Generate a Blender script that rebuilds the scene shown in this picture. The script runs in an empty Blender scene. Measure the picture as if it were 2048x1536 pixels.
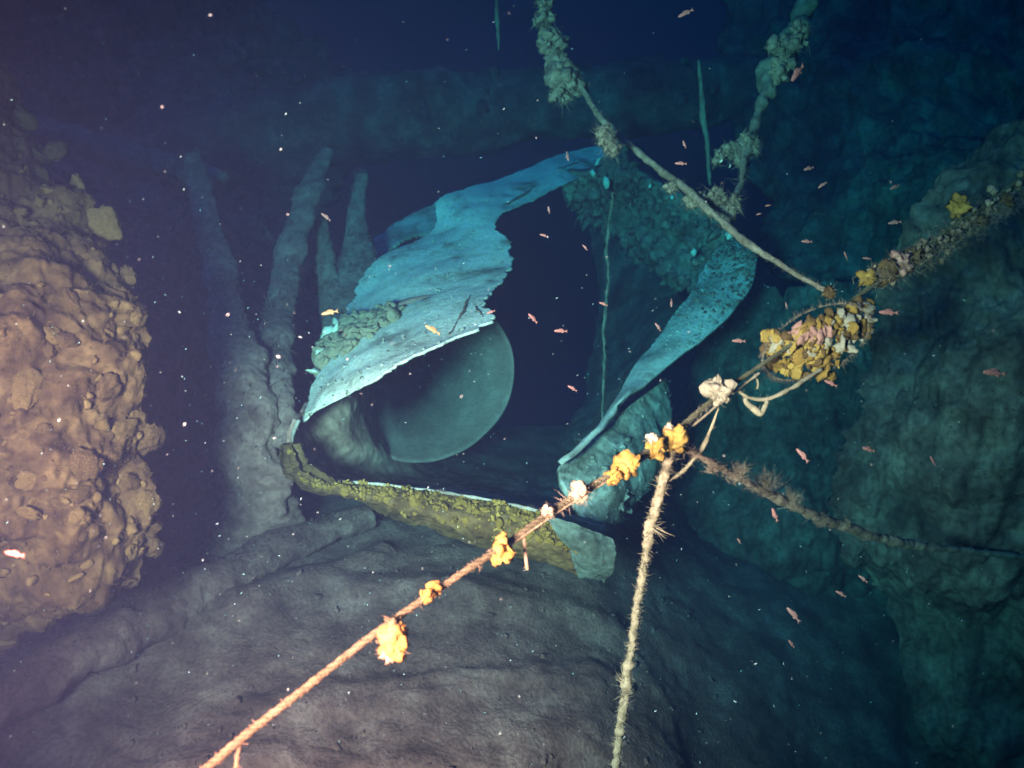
import bpy, bmesh, math, random
import numpy as np
from mathutils import Vector, Matrix, Euler

# ------------------------------------------------------------------ camera, sky, light, exposure
sc = bpy.context.scene
col = sc.collection
HFOV = math.radians(66.0)
F = 1024.0 / math.tan(HFOV / 2)          # focal length in pixels of the 2048 px wide photograph
PITCH = math.radians(-14.0)
CAM = np.array((0.0, 0.0, 1.6))
FWD = np.array((0.0, math.cos(PITCH), math.sin(PITCH)))
UP = np.array((0.0, -math.sin(PITCH), math.cos(PITCH)))
RIGHT = np.array((1.0, 0.0, 0.0))

cd = bpy.data.cameras.new('camera')
cam = bpy.data.objects.new('camera', cd)
col.objects.link(cam)
cam.location = CAM
cam.rotation_euler = (math.radians(90) + PITCH, 0, 0)
cd.angle = HFOV
cd.clip_start = 0.02
cd.clip_end = 200
cd.dof.use_dof = True
cd.dof.focus_distance = 2.2
cd.dof.aperture_fstop = 3.6
sc.camera = cam

w = bpy.data.worlds.new('World')
sc.world = w
w.use_nodes = True
nt = w.node_tree
sky = nt.nodes.new('ShaderNodeTexSky')
sky.sky_type = 'NISHITA'
sky.sun_disc = False
SUN_EL, SUN_AZ = math.radians(62), math.radians(-25)
sky.sun_elevation = SUN_EL
sky.sun_rotation = SUN_AZ
bg = nt.nodes['Background']
nt.links.new(sky.outputs[0], bg.inputs[0])
bg.inputs[1].default_value = 0.0045      # next to no daylight reaches this depth

sl = bpy.data.lights.new('sun', 'SUN')
sun = bpy.data.objects.new('sun', sl)
col.objects.link(sun)
sl.energy = 1.3
sl.angle = math.radians(40)
sl.color = (0.004, 0.30, 1.0)             # daylight filtered by the water column above
sun.rotation_euler = (math.radians(28), 0, math.radians(-25))

# the diver's video lamp, held out to the left of the camera
ll = bpy.data.lights.new('dive_lamp', 'SPOT')
lamp = bpy.data.objects.new('dive_lamp', ll)
col.objects.link(lamp)
LAMP = CAM + RIGHT * -0.72 + UP * -0.14 + FWD * -0.08
lamp.location = LAMP
ll.energy = 23500
ll.color = (1.0, 0.076, 0.051)
ll.spot_size = math.radians(79)
ll.spot_blend = 1.0
ll.shadow_soft_size = 0.22
aim = Vector(CAM + FWD * 3.0 + RIGHT * (0.05) + UP * 0.02) - Vector(LAMP)
lamp.rotation_euler = aim.to_track_quat('-Z', 'Y').to_euler()

sc.view_settings.view_transform = 'Standard'
sc.view_settings.look = 'None'
sc.view_settings.exposure = 0.0
sc.view_settings.gamma = 1.0
sc.view_settings.use_curve_mapping = False
sc.cycles.max_bounces = 4
sc.cycles.diffuse_bounces = 1
sc.cycles.glossy_bounces = 1
sc.cycles.transmission_bounces = 1
sc.cycles.volume_bounces = 0
sc.cycles.use_adaptive_sampling = True
sc.cycles.adaptive_threshold = 0.05
w.cycles.sampling_method = 'NONE'
sc.cycles.use_denoising = True
sc.cycles.sample_clamp_indirect = 4.0

random.seed(7)
rng = np.random.default_rng(7)

# ------------------------------------------------------------------ helpers
DSH = 0.0      # extra depth given to everything placed while it is set

def P(px, py, d):
    """point seen at photo pixel px,py at depth d metres along the view axis"""
    d = d + DSH
    return CAM + d * (FWD + RIGHT * ((px - 1024) / F) - UP * ((py - 768) / F))

def hash3(i, j, k, s):
    n = (i.astype(np.int64) * 73856093) ^ (j.astype(np.int64) * 19349663) ^ (k.astype(np.int64) * 83492791) ^ (s * 2654435761)
    n = (n ^ (n >> 13)) * 1274126177
    n = n & 0x7fffffff
    n = (n ^ (n >> 15)) * 2246822519 & 0x7fffffff
    return n / float(0x7fffffff)

def vnoise(p, s=0):
    p = np.asarray(p, float)
    i = np.floor(p); f = p - i
    f = f * f * (3 - 2 * f)
    out = 0
    for a in (0, 1):
        for b in (0, 1):
            for c in (0, 1):
                h = hash3(i[..., 0] + a, i[..., 1] + b, i[..., 2] + c, s)
                wt = (f[..., 0] if a else 1 - f[..., 0]) * (f[..., 1] if b else 1 - f[..., 1]) * (f[..., 2] if c else 1 - f[..., 2])
                out = out + h * wt
    return out * 2 - 1

def fbm(p, freq=1.0, octv=4, s=0, gain=0.5):
    p = np.asarray(p, float) * freq
    a, t = 1.0, 0
    for o in range(octv):
        t = t + a * vnoise(p + o * 17.3, s + o)
        p = p * 2.03
        a *= gain
    return t

def worley(p, freq=1.0, s=0):
    p = np.asarray(p, float) * freq
    i = np.floor(p)
    best = np.full(p.shape[:-1], 9.0)
    for a in (-1, 0, 1):
        for b in (-1, 0, 1):
            for c in (-1, 0, 1):
                q = i + np.array((a, b, c))
                fx = q[..., 0] + hash3(q[..., 0], q[..., 1], q[..., 2], s + 1)
                fy = q[..., 1] + hash3(q[..., 0], q[..., 1], q[..., 2], s + 2)
                fz = q[..., 2] + hash3(q[..., 0], q[..., 1], q[..., 2], s + 3)
                dd = (fx - p[..., 0]) ** 2 + (fy - p[..., 1]) ** 2 + (fz - p[..., 2]) ** 2
                best = np.minimum(best, dd)
    return np.sqrt(best)

def cr_weights(t):
    t2, t3 = t * t, t * t * t
    return (-0.5 * t3 + t2 - 0.5 * t, 1.5 * t3 - 2.5 * t2 + 1, -1.5 * t3 + 2 * t2 + 0.5 * t, 0.5 * t3 - 0.5 * t2)

def spline(pts, n):
    pts = np.asarray(pts, float)
    m = len(pts)
    if m == 2:
        t = np.linspace(0, 1, n)[:, None]
        return pts[0] * (1 - t) + pts[1] * t
    u = np.linspace(0, m - 1, n)
    i = np.minimum(u.astype(int), m - 2)
    wts = cr_weights(u - i)
    ext = np.vstack([2 * pts[0] - pts[1], pts, 2 * pts[-1] - pts[-2]])
    return sum(wts[k][:, None] * ext[i + k] for k in range(4))

def surf(ctrl, U, V):
    """bicubic Catmull-Rom through a control grid (R,C,3), U along rows, V along columns"""
    ctrl = np.asarray(ctrl, float)
    R, C, _ = ctrl.shape
    e = np.concatenate([2 * ctrl[:1] - ctrl[1:2], ctrl, 2 * ctrl[-1:] - ctrl[-2:-1]], 0)
    e = np.concatenate([2 * e[:, :1] - e[:, 1:2], e, 2 * e[:, -1:] - e[:, -2:-1]], 1)
    u = np.clip(U, 0, 1) * (R - 1); v = np.clip(V, 0, 1) * (C - 1)
    i = np.minimum(u.astype(int), R - 2); j = np.minimum(v.astype(int), C - 2)
    wu = cr_weights(u - i); wv = cr_weights(v - j)
    out = 0
    for a in range(4):
        for b in range(4):
            out = out + (wu[a] * wv[b])[..., None] * e[i + a, j + b]
    return out

def tag(o, label=None, cat=None, group=None, kind=None):
    if label: o['label'] = label
    if cat: o['category'] = cat
    if group: o['group'] = group
    if kind: o['kind'] = kind
    return o

def empty(name, loc):
    o = bpy.data.objects.new(name, None)
    col.objects.link(o)
    o.location = tuple(loc)
    o.empty_display_size = 0.1
    return o

def set_parent(o, parent):
    if parent is not None:
        o.parent = parent
        if parent.type == 'EMPTY':
            o.matrix_parent_inverse = Matrix.Translation(-Vector(parent.location))

def mesh_np(name, V, polys, smooth=True):
    """V (n,3) array, polys list of (k,m) index arrays"""
    me = bpy.data.meshes.new(name)
    V = np.asarray(V, np.float32)
    loops = np.concatenate([p.ravel() for p in polys]).astype(np.int32)
    sizes = np.concatenate([np.full(len(p), p.shape[1]) for p in polys]).astype(np.int32)
    starts = np.concatenate([[0], np.cumsum(sizes)[:-1]]).astype(np.int32)
    me.vertices.add(len(V)); me.vertices.foreach_set('co', V.ravel())
    me.loops.add(len(loops)); me.loops.foreach_set('vertex_index', loops)
    me.polygons.add(len(sizes)); me.polygons.foreach_set('loop_start', starts); me.polygons.foreach_set('loop_total', sizes)
    me.update(calc_edges=True)
    me.validate()
    if smooth:
        me.polygons.foreach_set('use_smooth', np.ones(len(me.polygons), dtype=bool))
    return me

def link(name, me, m, parent=None):
    o = bpy.data.objects.new(name, me)
    if m is not None and not me.materials:
        me.materials.append(m)
    col.objects.link(o)
    set_parent(o, parent)
    return o

class MB:
    """collects geometry that becomes ONE mesh object"""
    def __init__(s): s.V = []; s.q = []; s.t = []; s.n = 0
    def add(s, V, quads=None, tris=None):
        if quads is not None and len(quads): s.q.append(np.asarray(quads) + s.n)
        if tris is not None and len(tris): s.t.append(np.asarray(tris) + s.n)
        s.V.append(np.asarray(V, float)); s.n += len(V)
    def build(s, name, m, parent=None, smooth=True):
        polys = []
        if s.q: polys.append(np.concatenate(s.q))
        if s.t: polys.append(np.concatenate(s.t))
        return link(name, mesh_np(name, np.concatenate(s.V), polys, smooth), m, parent)

def ico(sub):
    bm = bmesh.new(); bmesh.ops.create_icosphere(bm, subdivisions=sub, radius=1.0)
    V = np.array([v.co[:] for v in bm.verts]); T = np.array([[v.index for v in f.verts] for f in bm.faces]); bm.free()
    return V, T
ICO = {k: ico(k) for k in (1, 2, 3, 4)}

def rand_rot():
    q = rng.normal(size=4); q /= np.linalg.norm(q)
    a, b, c, d = q
    return np.array([[1-2*(c*c+d*d), 2*(b*c-a*d), 2*(b*d+a*c)], [2*(b*c+a*d), 1-2*(b*b+d*d), 2*(c*d-a*b)], [2*(b*d-a*c), 2*(c*d+a*b), 1-2*(b*b+c*c)]])

BANK = {}
def blob_verts(r, sub=2, rough=0.35, freq=1.4, flat=(1, 1, 1)):
    V, T = ICO[sub]
    key = (sub, rough)
    if key not in BANK:
        BANK[key] = []
        for _ in range(24):
            o = rng.uniform(0, 50, 3)
            BANK[key].append(V * (1 + rough * fbm(V * freq + o, 1.0, 3, 0, 0.6) - 0.12 * rough * worley(V + o, 2.4))[:, None])
    W = BANK[key][rng.integers(24)] * np.asarray(flat) * r
    return W @ rand_rot().T, T

def add_blob(mb, c, r, sub=2, rough=0.35, freq=1.4, flat=(1, 1, 1)):
    W, T = blob_verts(r, sub, rough, freq, flat)
    mb.add(W + np.asarray(c), tris=T)

def add_spike(mb, p, d, L, r, bend=0.3, sides=3, seg=3):
    d = np.asarray(d, float); d = d / (np.linalg.norm(d) + 1e-9)
    a = np.cross(d, (0.3, 0.5, 0.8)); a /= np.linalg.norm(a) + 1e-9
    b = np.cross(d, a)
    off = rng.normal(size=3) * bend * L
    V = []
    for i in range(seg + 1):
        t = i / seg
        c = np.asarray(p) + d * L * t + off * t * t
        rr = r * (1 - t) ** 0.7 + r * 0.12
        for k in range(sides):
            an = 2 * math.pi * k / sides
            V.append(c + rr * (math.cos(an) * a + math.sin(an) * b))
    q = []
    for i in range(seg):
        for k in range(sides):
            q.append((i*sides+k, i*sides+(k+1) % sides, (i+1)*sides+(k+1) % sides, (i+1)*sides+k))
    mb.add(V, quads=q)

def add_spikes(mb, Pn, D, L, Rn, bend=0.5, sides=3, seg=2):
    Pn = np.asarray(Pn, float); n = len(Pn)
    D = D / (np.linalg.norm(D, axis=1)[:, None] + 1e-9)
    A = np.cross(D, (0.3, 0.5, 0.8)); A /= np.linalg.norm(A, axis=1)[:, None] + 1e-9
    B = np.cross(D, A)
    off = rng.normal(size=(n, 3)) * bend * L[:, None]
    rings = []
    for i in range(seg + 1):
        t = i / seg
        c = Pn + D * (L * t)[:, None] + off * t * t
        rr = Rn * (1 - t) ** 0.7 + Rn * 0.12
        for k in range(sides):
            an = 2 * math.pi * k / sides
            rings.append(c + rr[:, None] * (math.cos(an) * A + math.sin(an) * B))
    V = np.stack(rings, 1)
    base = np.array([(i*sides+k, i*sides+(k+1) % sides, (i+1)*sides+(k+1) % sides, (i+1)*sides+k) for i in range(seg) for k in range(sides)])
    nv = (seg + 1) * sides
    q = (base[None] + (np.arange(n) * nv)[:, None, None]).reshape(-1, 4)
    mb.add(V.reshape(-1, 3), quads=q)

def frames(C):
    T = np.gradient(C, axis=0); T /= np.linalg.norm(T, axis=1)[:, None] + 1e-9
    N = np.zeros_like(C)
    n = np.cross(T[0], (0.31, 0.2, 0.93)); n /= np.linalg.norm(n)
    for i in range(len(C)):
        n = n - T[i] * np.dot(n, T[i]); n /= np.linalg.norm(n) + 1e-9
        N[i] = n
    return T, N, np.cross(T, N)

def add_tube(mb, C, R, sides=10, amp=0.0, freq=20, flat=1.0, ax=None, amp2=0.0, freq2=60):
    """tube around centre line C with radii R; fbm lumps of relative size amp"""
    C = np.asarray(C, float); R = np.broadcast_to(np.asarray(R, float), (len(C),))
    T, N, B = frames(C)
    if ax is not None:
        N = np.asarray(ax, float)[None] - T * (T @ np.asarray(ax, float))[:, None]
        N /= np.linalg.norm(N, axis=1)[:, None]; B = np.cross(T, N)
    an = np.linspace(0, 2 * math.pi, sides, endpoint=False)
    D = np.cos(an)[None, :, None] * N[:, None] + flat * np.sin(an)[None, :, None] * B[:, None]
    V = C[:, None] + D * R[:, None, None]
    if amp:
        o = rng.uniform(0, 30, 3)
        k = 1 + amp * fbm(V + o, freq, 3)
        if amp2: k = k + amp2 * (0.5 - worley(V + o, freq2))
        V = C[:, None] + D * (R[:, None] * np.maximum(k, 0.25))[..., None]
    n = len(C)
    i, k = np.meshgrid(np.arange(n - 1), np.arange(sides), indexing='ij')
    k2 = (k + 1) % sides
    q = np.stack([i*sides+k, i*sides+k2, (i+1)*sides+k2, (i+1)*sides+k], -1).reshape(-1, 4)
    V = V.reshape(-1, 3)
    c0, c1 = len(V), len(V) + 1
    kk = np.arange(sides)
    t = np.concatenate([np.stack([np.full(sides, c0), (kk+1) % sides, kk], 1), np.stack([np.full(sides, c1), (n-1)*sides+kk, (n-1)*sides+(kk+1) % sides], 1)])
    mb.add(np.vstack([V, C[0], C[-1]]), quads=q, tris=t)

def pathpx(pts):
    """[(px,py,d,halfwidth_px)] -> centre points and radii in metres"""
    C = np.array([P(a[0], a[1], a[2]) for a in pts]); R = np.array([a[3] * (a[2] + DSH) / F for a in pts])
    return C, R

def resample(C, R, n):
    X = spline(np.hstack([C, R[:, None]]), n)
    return X[:, :3], np.maximum(X[:, 3], 1e-4)

def patch(name, ctrl, nu, nv, m, parent=None, thick=0.02, disp=None, jag=(0, 0, 0, 0), jf=9, px=True, seed=0):
    """closed shell through a control grid; jag = raggedness of the row-start,row-end,col-start,col-end edges"""
    ctrl = np.asarray(ctrl, float)
    if px:
        ctrl = np.array([[P(*c) for c in r] for r in ctrl])
    u, v = np.meshgrid(np.linspace(0, 1, nu), np.linspace(0, 1, nv), indexing='ij')
    def edge(t, s):
        q = np.stack([t * jf, t * 0 + s * 3.7, t * 0 + seed], -1)
        return np.abs(fbm(q, 1.0, 5, s, 0.65))
    lo, hi = jag[2] * edge(u, 1), 1 - jag[3] * edge(u, 2)
    lo2, hi2 = jag[0] * edge(v, 3), 1 - jag[1] * edge(v, 4)
    fd = 7
    V = v + lo * (1 - v) ** fd - (1 - hi) * v ** fd
    U = u + lo2 * (1 - u) ** fd - (1 - hi2) * u ** fd
    X = surf(ctrl, U, V)
    def normals(X):
        N = np.cross(np.gradient(X, axis=0), np.gradient(X, axis=1))
        N /= np.linalg.norm(N, axis=-1)[..., None] + 1e-12
        if np.sum(N * (CAM - X)) < 0: N = -N
        return N
    N = normals(X)
    flip = np.sum(np.cross(np.gradient(X, axis=0), np.gradient(X, axis=1)) * N) < 0
    if disp is not None:
        X = X + N * disp(X, U, V)[..., None]
    Bk = X - N * thick
    n = nu * nv
    i, j = np.meshgrid(np.arange(nu - 1), np.arange(nv - 1), indexing='ij')
    a = i * nv + j
    q = np.stack([a, a + nv, a + nv + 1, a + 1], -1).reshape(-1, 4)
    if flip: q = q[:, ::-1]
    bq = q[:, ::-1] + n
    ring = np.concatenate([np.arange(nv), np.arange(1, nu) * nv + nv - 1, (nu-1)*nv + np.arange(nv - 2, -1, -1), np.arange(nu - 2, 0, -1) * nv])
    r2 = np.roll(ring, -1)
    sq = np.stack([ring, r2, r2 + n, ring + n], 1)
    if flip: sq = sq[:, ::-1]
    mb = MB(); mb.add(np.vstack([X.reshape(-1, 3), Bk.reshape(-1, 3)]), quads=np.concatenate([q, bq, sq]))
    o = mb.build(name, m, parent)
    return o, X, N

# ------------------------------------------------------------------ materials
def mk(name, c1, c2, c3, scale=6.0, rough=0.9, bump=0.35, bscale=60.0, detail=6.0, pos=(0.34, 0.5, 0.66), spec=0.2, fine=0.5):
    m = bpy.data.materials.new(name); m.use_nodes = True
    n = m.node_tree; N = n.nodes; L = n.links
    b = N['Principled BSDF']
    b.inputs['Roughness'].default_value = rough
    b.inputs['Specular IOR Level'].default_value = spec
    tc = N.new('ShaderNodeTexCoord')
    t1 = N.new('ShaderNodeTexNoise'); t1.inputs['Scale'].default_value = scale; t1.inputs['Detail'].default_value = detail; t1.inputs['Roughness'].default_value = 0.65
    L.new(tc.outputs['Object'], t1.inputs['Vector'])
    r = N.new('ShaderNodeValToRGB'); L.new(t1.outputs['Fac'], r.inputs['Fac'])
    e = r.color_ramp.elements
    e[0].position = pos[0]; e[0].color = (*c1, 1)
    e[1].position = pos[2]; e[1].color = (*c3, 1)
    x = e.new(pos[1]); x.color = (*c2, 1)
    t2 = N.new('ShaderNodeTexNoise'); t2.inputs['Scale'].default_value = bscale; t2.inputs['Detail'].default_value = 4
    L.new(tc.outputs['Object'], t2.inputs['Vector'])
    mx = N.new('ShaderNodeMix'); mx.data_type = 'RGBA'; mx.blend_type = 'MULTIPLY'; mx.inputs['Factor'].default_value = fine
    L.new(r.outputs['Color'], mx.inputs['A'])
    r2 = N.new('ShaderNodeValToRGB'); L.new(t2.outputs['Fac'], r2.inputs['Fac'])
    r2.color_ramp.elements[0].position = 0.35; r2.color_ramp.elements[0].color = (0.35, 0.33, 0.3, 1)
    r2.color_ramp.elements[1].position = 0.6
    L.new(r2.outputs['Color'], mx.inputs['B'])
    L.new(mx.outputs['Result'], b.inputs['Base Color'])
    bp = N.new('ShaderNodeBump'); bp.inputs['Strength'].default_value = bump; bp.inputs['Distance'].default_value = 0.01
    L.new(t2.outputs['Fac'], bp.inputs['Height']); L.new(bp.outputs['Normal'], b.inputs['Normal'])
    return m

M = {}
M['silt'] = mk('pale_silt_on_plate', (0.20, 0.17, 0.14), (0.54, 0.54, 0.49), (0.68, 0.68, 0.63), 5, bump=0.4, bscale=75, detail=10, fine=0.42, pos=(0.33, 0.47, 0.7))
M['silt_grey'] = mk('thin_silt_on_plate', (0.16, 0.15, 0.13), (0.30, 0.29, 0.26), (0.46, 0.45, 0.41), 7, bump=0.3, bscale=50, fine=0.4)
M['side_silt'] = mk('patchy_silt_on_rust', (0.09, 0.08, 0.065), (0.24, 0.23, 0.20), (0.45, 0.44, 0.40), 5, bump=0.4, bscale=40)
M['silt_dull'] = mk('dull_silt_on_plate', (0.18, 0.16, 0.14), (0.44, 0.42, 0.39), (0.60, 0.58, 0.54), 5, bump=0.4, bscale=70, detail=9, fine=0.4)
M['crust_brown'] = mk('brown_mussel_crust', (0.08, 0.035, 0.03), (0.20, 0.10, 0.085), (0.36, 0.22, 0.18), 16, bump=0.5, bscale=60)
M['end_silt'] = mk('greenish_silt', (0.045, 0.06, 0.05), (0.09, 0.13, 0.115), (0.16, 0.22, 0.20), 9, bump=0.5, bscale=60, detail=9, fine=0.5)
M['rust'] = mk('silted_rust', (0.11, 0.065, 0.05), (0.20, 0.125, 0.10), (0.30, 0.20, 0.165), 8, bump=0.4, bscale=40)
M['inner_rust'] = mk('pale_inner_rust', (0.12, 0.062, 0.048), (0.28, 0.165, 0.13), (0.42, 0.27, 0.22), 7, bump=0.5, bscale=40)
M['tank'] = mk('silted_steel', (0.17, 0.105, 0.095), (0.24, 0.15, 0.135), (0.32, 0.215, 0.195), 5.0, bump=0.15, bscale=90, fine=0.35)
M['reef'] = mk('brown_reef_crust', (0.016, 0.0095, 0.004), (0.044, 0.030, 0.013), (0.092, 0.068, 0.031), 12, bump=0.35, bscale=45, fine=0.4)
M['reef_dim'] = mk('dark_reef_crust', (0.050, 0.026, 0.021), (0.11, 0.064, 0.053), (0.20, 0.128, 0.105), 6, bump=0.5, bscale=45)
M['rib'] = mk('crusted_rib', (0.10, 0.05, 0.044), (0.185, 0.098, 0.087), (0.27, 0.16, 0.14), 7, bump=0.5, bscale=55)
M['bed'] = mk('dark_silt_bed', (0.058, 0.028, 0.026), (0.108, 0.056, 0.051), (0.185, 0.11, 0.10), 6, bump=0.6, bscale=85, detail=9, fine=0.5)
M['yellow'] = mk('yellow_sponge', (0.10, 0.062, 0.014), (0.20, 0.13, 0.028), (0.32, 0.225, 0.065), 14, bump=0.4, bscale=90)
M['olive'] = mk('olive_crust', (0.05, 0.03, 0.012), (0.095, 0.062, 0.025), (0.16, 0.108, 0.048), 9, bump=0.5, bscale=60)
M['orange'] = mk('orange_sponge', (0.16, 0.11, 0.022), (0.26, 0.19, 0.045), (0.33, 0.26, 0.085), 22, bump=0.4, bscale=120, fine=0.35)
M['cream'] = mk('cream_growth', (0.17, 0.17, 0.125), (0.25, 0.25, 0.19), (0.35, 0.35, 0.27), 20, bump=0.4, bscale=120, fine=0.35)
M['mauve'] = mk('mauve_crust', (0.20, 0.10, 0.09), (0.32, 0.18, 0.15), (0.40, 0.27, 0.22), 20, bump=0.4, bscale=100)
M['rope'] = mk('weathered_rope', (0.052, 0.060, 0.036), (0.072, 0.083, 0.051), (0.10, 0.114, 0.074), 40, bump=0.5, bscale=300, fine=0.3)
M['tan'] = mk('tan_sponge_crust', (0.042, 0.030, 0.011), (0.072, 0.053, 0.021), (0.115, 0.089, 0.040), 14, bump=0.3, bscale=60, fine=0.35)
M['fuzz'] = mk('pale_rope_fuzz', (0.14, 0.135, 0.09), (0.20, 0.195, 0.135), (0.27, 0.26, 0.185), 30, bump=0.3, bscale=200, fine=0.3)
M['fuzz_dim'] = mk('grey_hydroid_fuzz', (0.10, 0.08, 0.06), (0.17, 0.14, 0.105), (0.25, 0.21, 0.16), 20, bump=0.4, bscale=120)
M['shell'] = mk('pale_shell', (0.45, 0.43, 0.34), (0.62, 0.60, 0.50), (0.72, 0.70, 0.60), 25, rough=0.6, bump=0.3, bscale=120, fine=0.2)
M['oyster'] = mk('silted_oyster', (0.16, 0.12, 0.08), (0.34, 0.27, 0.19), (0.56, 0.47, 0.35), 18, bump=0.5, bscale=80)
M['fish'] = mk('pink_fish_skin', (0.15, 0.072, 0.068), (0.19, 0.098, 0.09), (0.25, 0.14, 0.13), 30, rough=0.5, bump=0.05, fine=0.1)
M['fish_tan'] = mk('tan_fish_skin', (0.22, 0.13, 0.06), (0.28, 0.18, 0.09), (0.34, 0.24, 0.13), 30, rough=0.5, bump=0.05, fine=0.1)
M['eye'] = mk('fish_eye', (0.01, 0.01, 0.01), (0.01, 0.01, 0.01), (0.02, 0.02, 0.02), 10, rough=0.2, bump=0)
M['snow'] = mk('marine_snow', (0.14, 0.36, 0.42), (0.20, 0.46, 0.52), (0.28, 0.58, 0.62), 10, bump=0)

# ------------------------------------------------------------------ the setting: bed, far ground, walls
RIDGES = [((470, 1215, 2.5), (760, 1130, 2.8), 0.07, 0.05), ((520, 1420, 2.14), (1240, 1250, 2.5), 0.045, 0.05), ((300, 1530, 2.0), (900, 1480, 2.05), 0.035, 0.05), ((700, 1170, 2.62), (1250, 1200, 2.75), 0.05, 0.06), ((980, 1500, 2.02), (1320, 1500, 2.3), -0.07, 0.05)]
def bed_disp(X, U, V):
    e = 0
    for a, b, h, wd in RIDGES:
        a, b = P(*a), P(*b)
        ab = b - a; t = np.clip(((X - a) @ ab) / (ab @ ab), 0, 1)
        q = X - (a + t[..., None] * ab)
        dist = np.hypot(q[..., 0], q[..., 1]) + 0.03 * fbm(X, 5, 3, 9)
        e = e + h * np.exp(-(dist / wd) ** 2)
    return 0.6 * e + 0.045 * fbm(X, 1.6, 3, 3) + 0.014 * fbm(X, 5, 4, 5, 0.55) + 0.006 * fbm(X, 40, 3, 6)
rows = []
for py, ds in ((2050, (1.3, 1.45, 1.5, 1.55, 1.75, 2.05, 2.6, 3.0)), (1720, (1.6, 1.72, 1.8, 1.85, 2.0, 2.4, 3.1, 3.5)), (1536, (1.85, 1.95, 2.0, 2.05, 2.22, 2.72, 3.5, 3.9)),
               (1350, (2.2, 2.25, 2.25, 2.3, 2.5, 3.05, 3.85, 4.2)), (1180, (2.7, 2.65, 2.55, 2.6, 2.85, 3.5, 4.2, 4.5)),
               (1050, (3.2, 3.15, 3.0, 3.0, 3.2, 4.2, 4.7, 5.0)), (940, (3.8, 3.8, 3.7, 3.6, 3.8, 4.8, 5.2, 5.4)), (850, (4.8, 4.7, 4.6, 4.5, 4.6, 5.6, 5.8, 6.0))):
    rows.append([(x, py, d) for x, d in zip((-900, -200, 250, 700, 1180, 1480, 1950, 2700), ds)])
seabed, bedX, bedN = patch('seabed', rows, 200, 260, M['bed'], thick=0.15, disp=bed_disp)
tag(seabed, 'grey silt slope strewn with debris below the torn tube', kind='structure')
g = MB(); gx, gy = np.meshgrid(np.linspace(-14, 14, 60), np.linspace(-6, 16, 60), indexing='ij')
gz = -2.0 + 0.12 * fbm(np.stack([gx, gy, gx * 0], -1), 0.5, 3) 
ii, jj = np.meshgrid(np.arange(59), np.arange(59), indexing='ij'); a = ii * 60 + jj
g.add(np.stack([gx, gy, gz], -1).reshape(-1, 3), quads=np.stack([a, a + 60, a + 61, a + 1], -1).reshape(-1, 4))
tag(g.build('deep_ground', M['bed']), 'dark silt ground around the wreck', kind='structure')

def crust(a1, f1, a2, f2, s=0):
    return lambda X, U, V: a1 * fbm(X, f1, 4, s) + a2 * (0.55 - worley(X, f2, s)) + a2 * 0.5 * fbm(X, f2 * 1.5, 3, s + 4)

def relief(a1, a2, s=0):
    def f(X, U, V):
        Y = X * np.array((7.0, 5.0, 1.8))
        return 0.10 * a1 * fbm(X, 1.8, 3, s) + 0.05 * a1 * fbm(Y, 1.0, 4, s + 1, 0.6) + a2 * fbm(X, 16, 4, s + 2, 0.6)
    return f

def scatter_lumps(mb, X, N, n, r0, r1, sub=2, m=3, mask=None, rough=0.4):
    nu, nv = X.shape[:2]; c = 0; tries = 0
    while c < n and tries < n * 20:
        tries += 1
        i, j = rng.integers(m, nu - m), rng.integers(m, nv - m)
        if mask is not None and rng.random() > mask[i, j]: continue
        r = r0 + (r1 - r0) * rng.random() ** 2.5
        add_blob(mb, X[i, j] + N[i, j] * r * 0.1, r, sub, rough, 1.6, (1, rng.uniform(0.6, 1), rng.uniform(0.45, 0.9)))
        c += 1

def make_lump_meshes(prefix, m, n, sub=3, rough=0.5):
    out = []
    for k in range(n):
        W, T = blob_verts(1.0, sub, rough, 1.5, (1, random.uniform(0.65, 1), random.uniform(0.45, 0.8)))
        me = mesh_np(prefix, W, [T]); me.materials.append(m); out.append(me)
    return out

def make_coral_meshes(prefix, m, n, sub=4, amp=1.0):
    out = []
    V, T = ICO[sub]
    for k in range(n):
        o = rng.uniform(0, 50, 3)
        q = V + o + 0.25 * np.stack([fbm(V + o, 2.0, 2, 1), fbm(V + o, 2.0, 2, 2), fbm(V + o, 2.0, 2, 3)], -1)
        kk = 1 + amp * (0.34 * fbm(q, 1.4, 2) + 0.16 * fbm(q, 4.0, 2, 5) + 0.10 * (0.5 - worley(q, 3.6, 9)) + 0.07 * fbm(V + o, 11, 2))
        W = V * np.maximum(kk, 0.3)[:, None] * np.array((1, random.uniform(0.6, 1), random.uniform(0.4, 0.7)))
        me = mesh_np(prefix, W @ rand_rot().T if False else W, [T]); me.materials.append(m); out.append(me)
    return out

def fur(mb, X, N, n, l0, l1, r, jitter=0.7, m=1):
    nu, nv = X.shape[:2]
    i, j = rng.integers(m, nu - m, n), rng.integers(m, nv - m, n)
    add_spikes(mb, X[i, j] - N[i, j] * 0.004, N[i, j] + jitter * rng.normal(size=(n, 3)), l0 + (l1 - l0) * rng.random(n) ** 2, r * rng.uniform(0.6, 1.4, n))

def place_lump(name, me, c, r, parent, nrm=None):
    o = bpy.data.objects.new(name, me); col.objects.link(o)
    o.location = tuple(c); o.scale = (r * rng.uniform(0.65, 1.45), r * rng.uniform(0.65, 1.45), r * rng.uniform(0.7, 1.1))
    if nrm is not None:
        q = Vector(nrm).to_track_quat('Z', 'Y').to_matrix().to_4x4() @ Matrix.Rotation(rng.uniform(0, 6.28), 4, 'Z')
        o.rotation_euler = q.to_euler()
    else:
        o.rotation_euler = tuple(rng.uniform(0, 6.28, 3))
    set_parent(o, parent)
    return o

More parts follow.
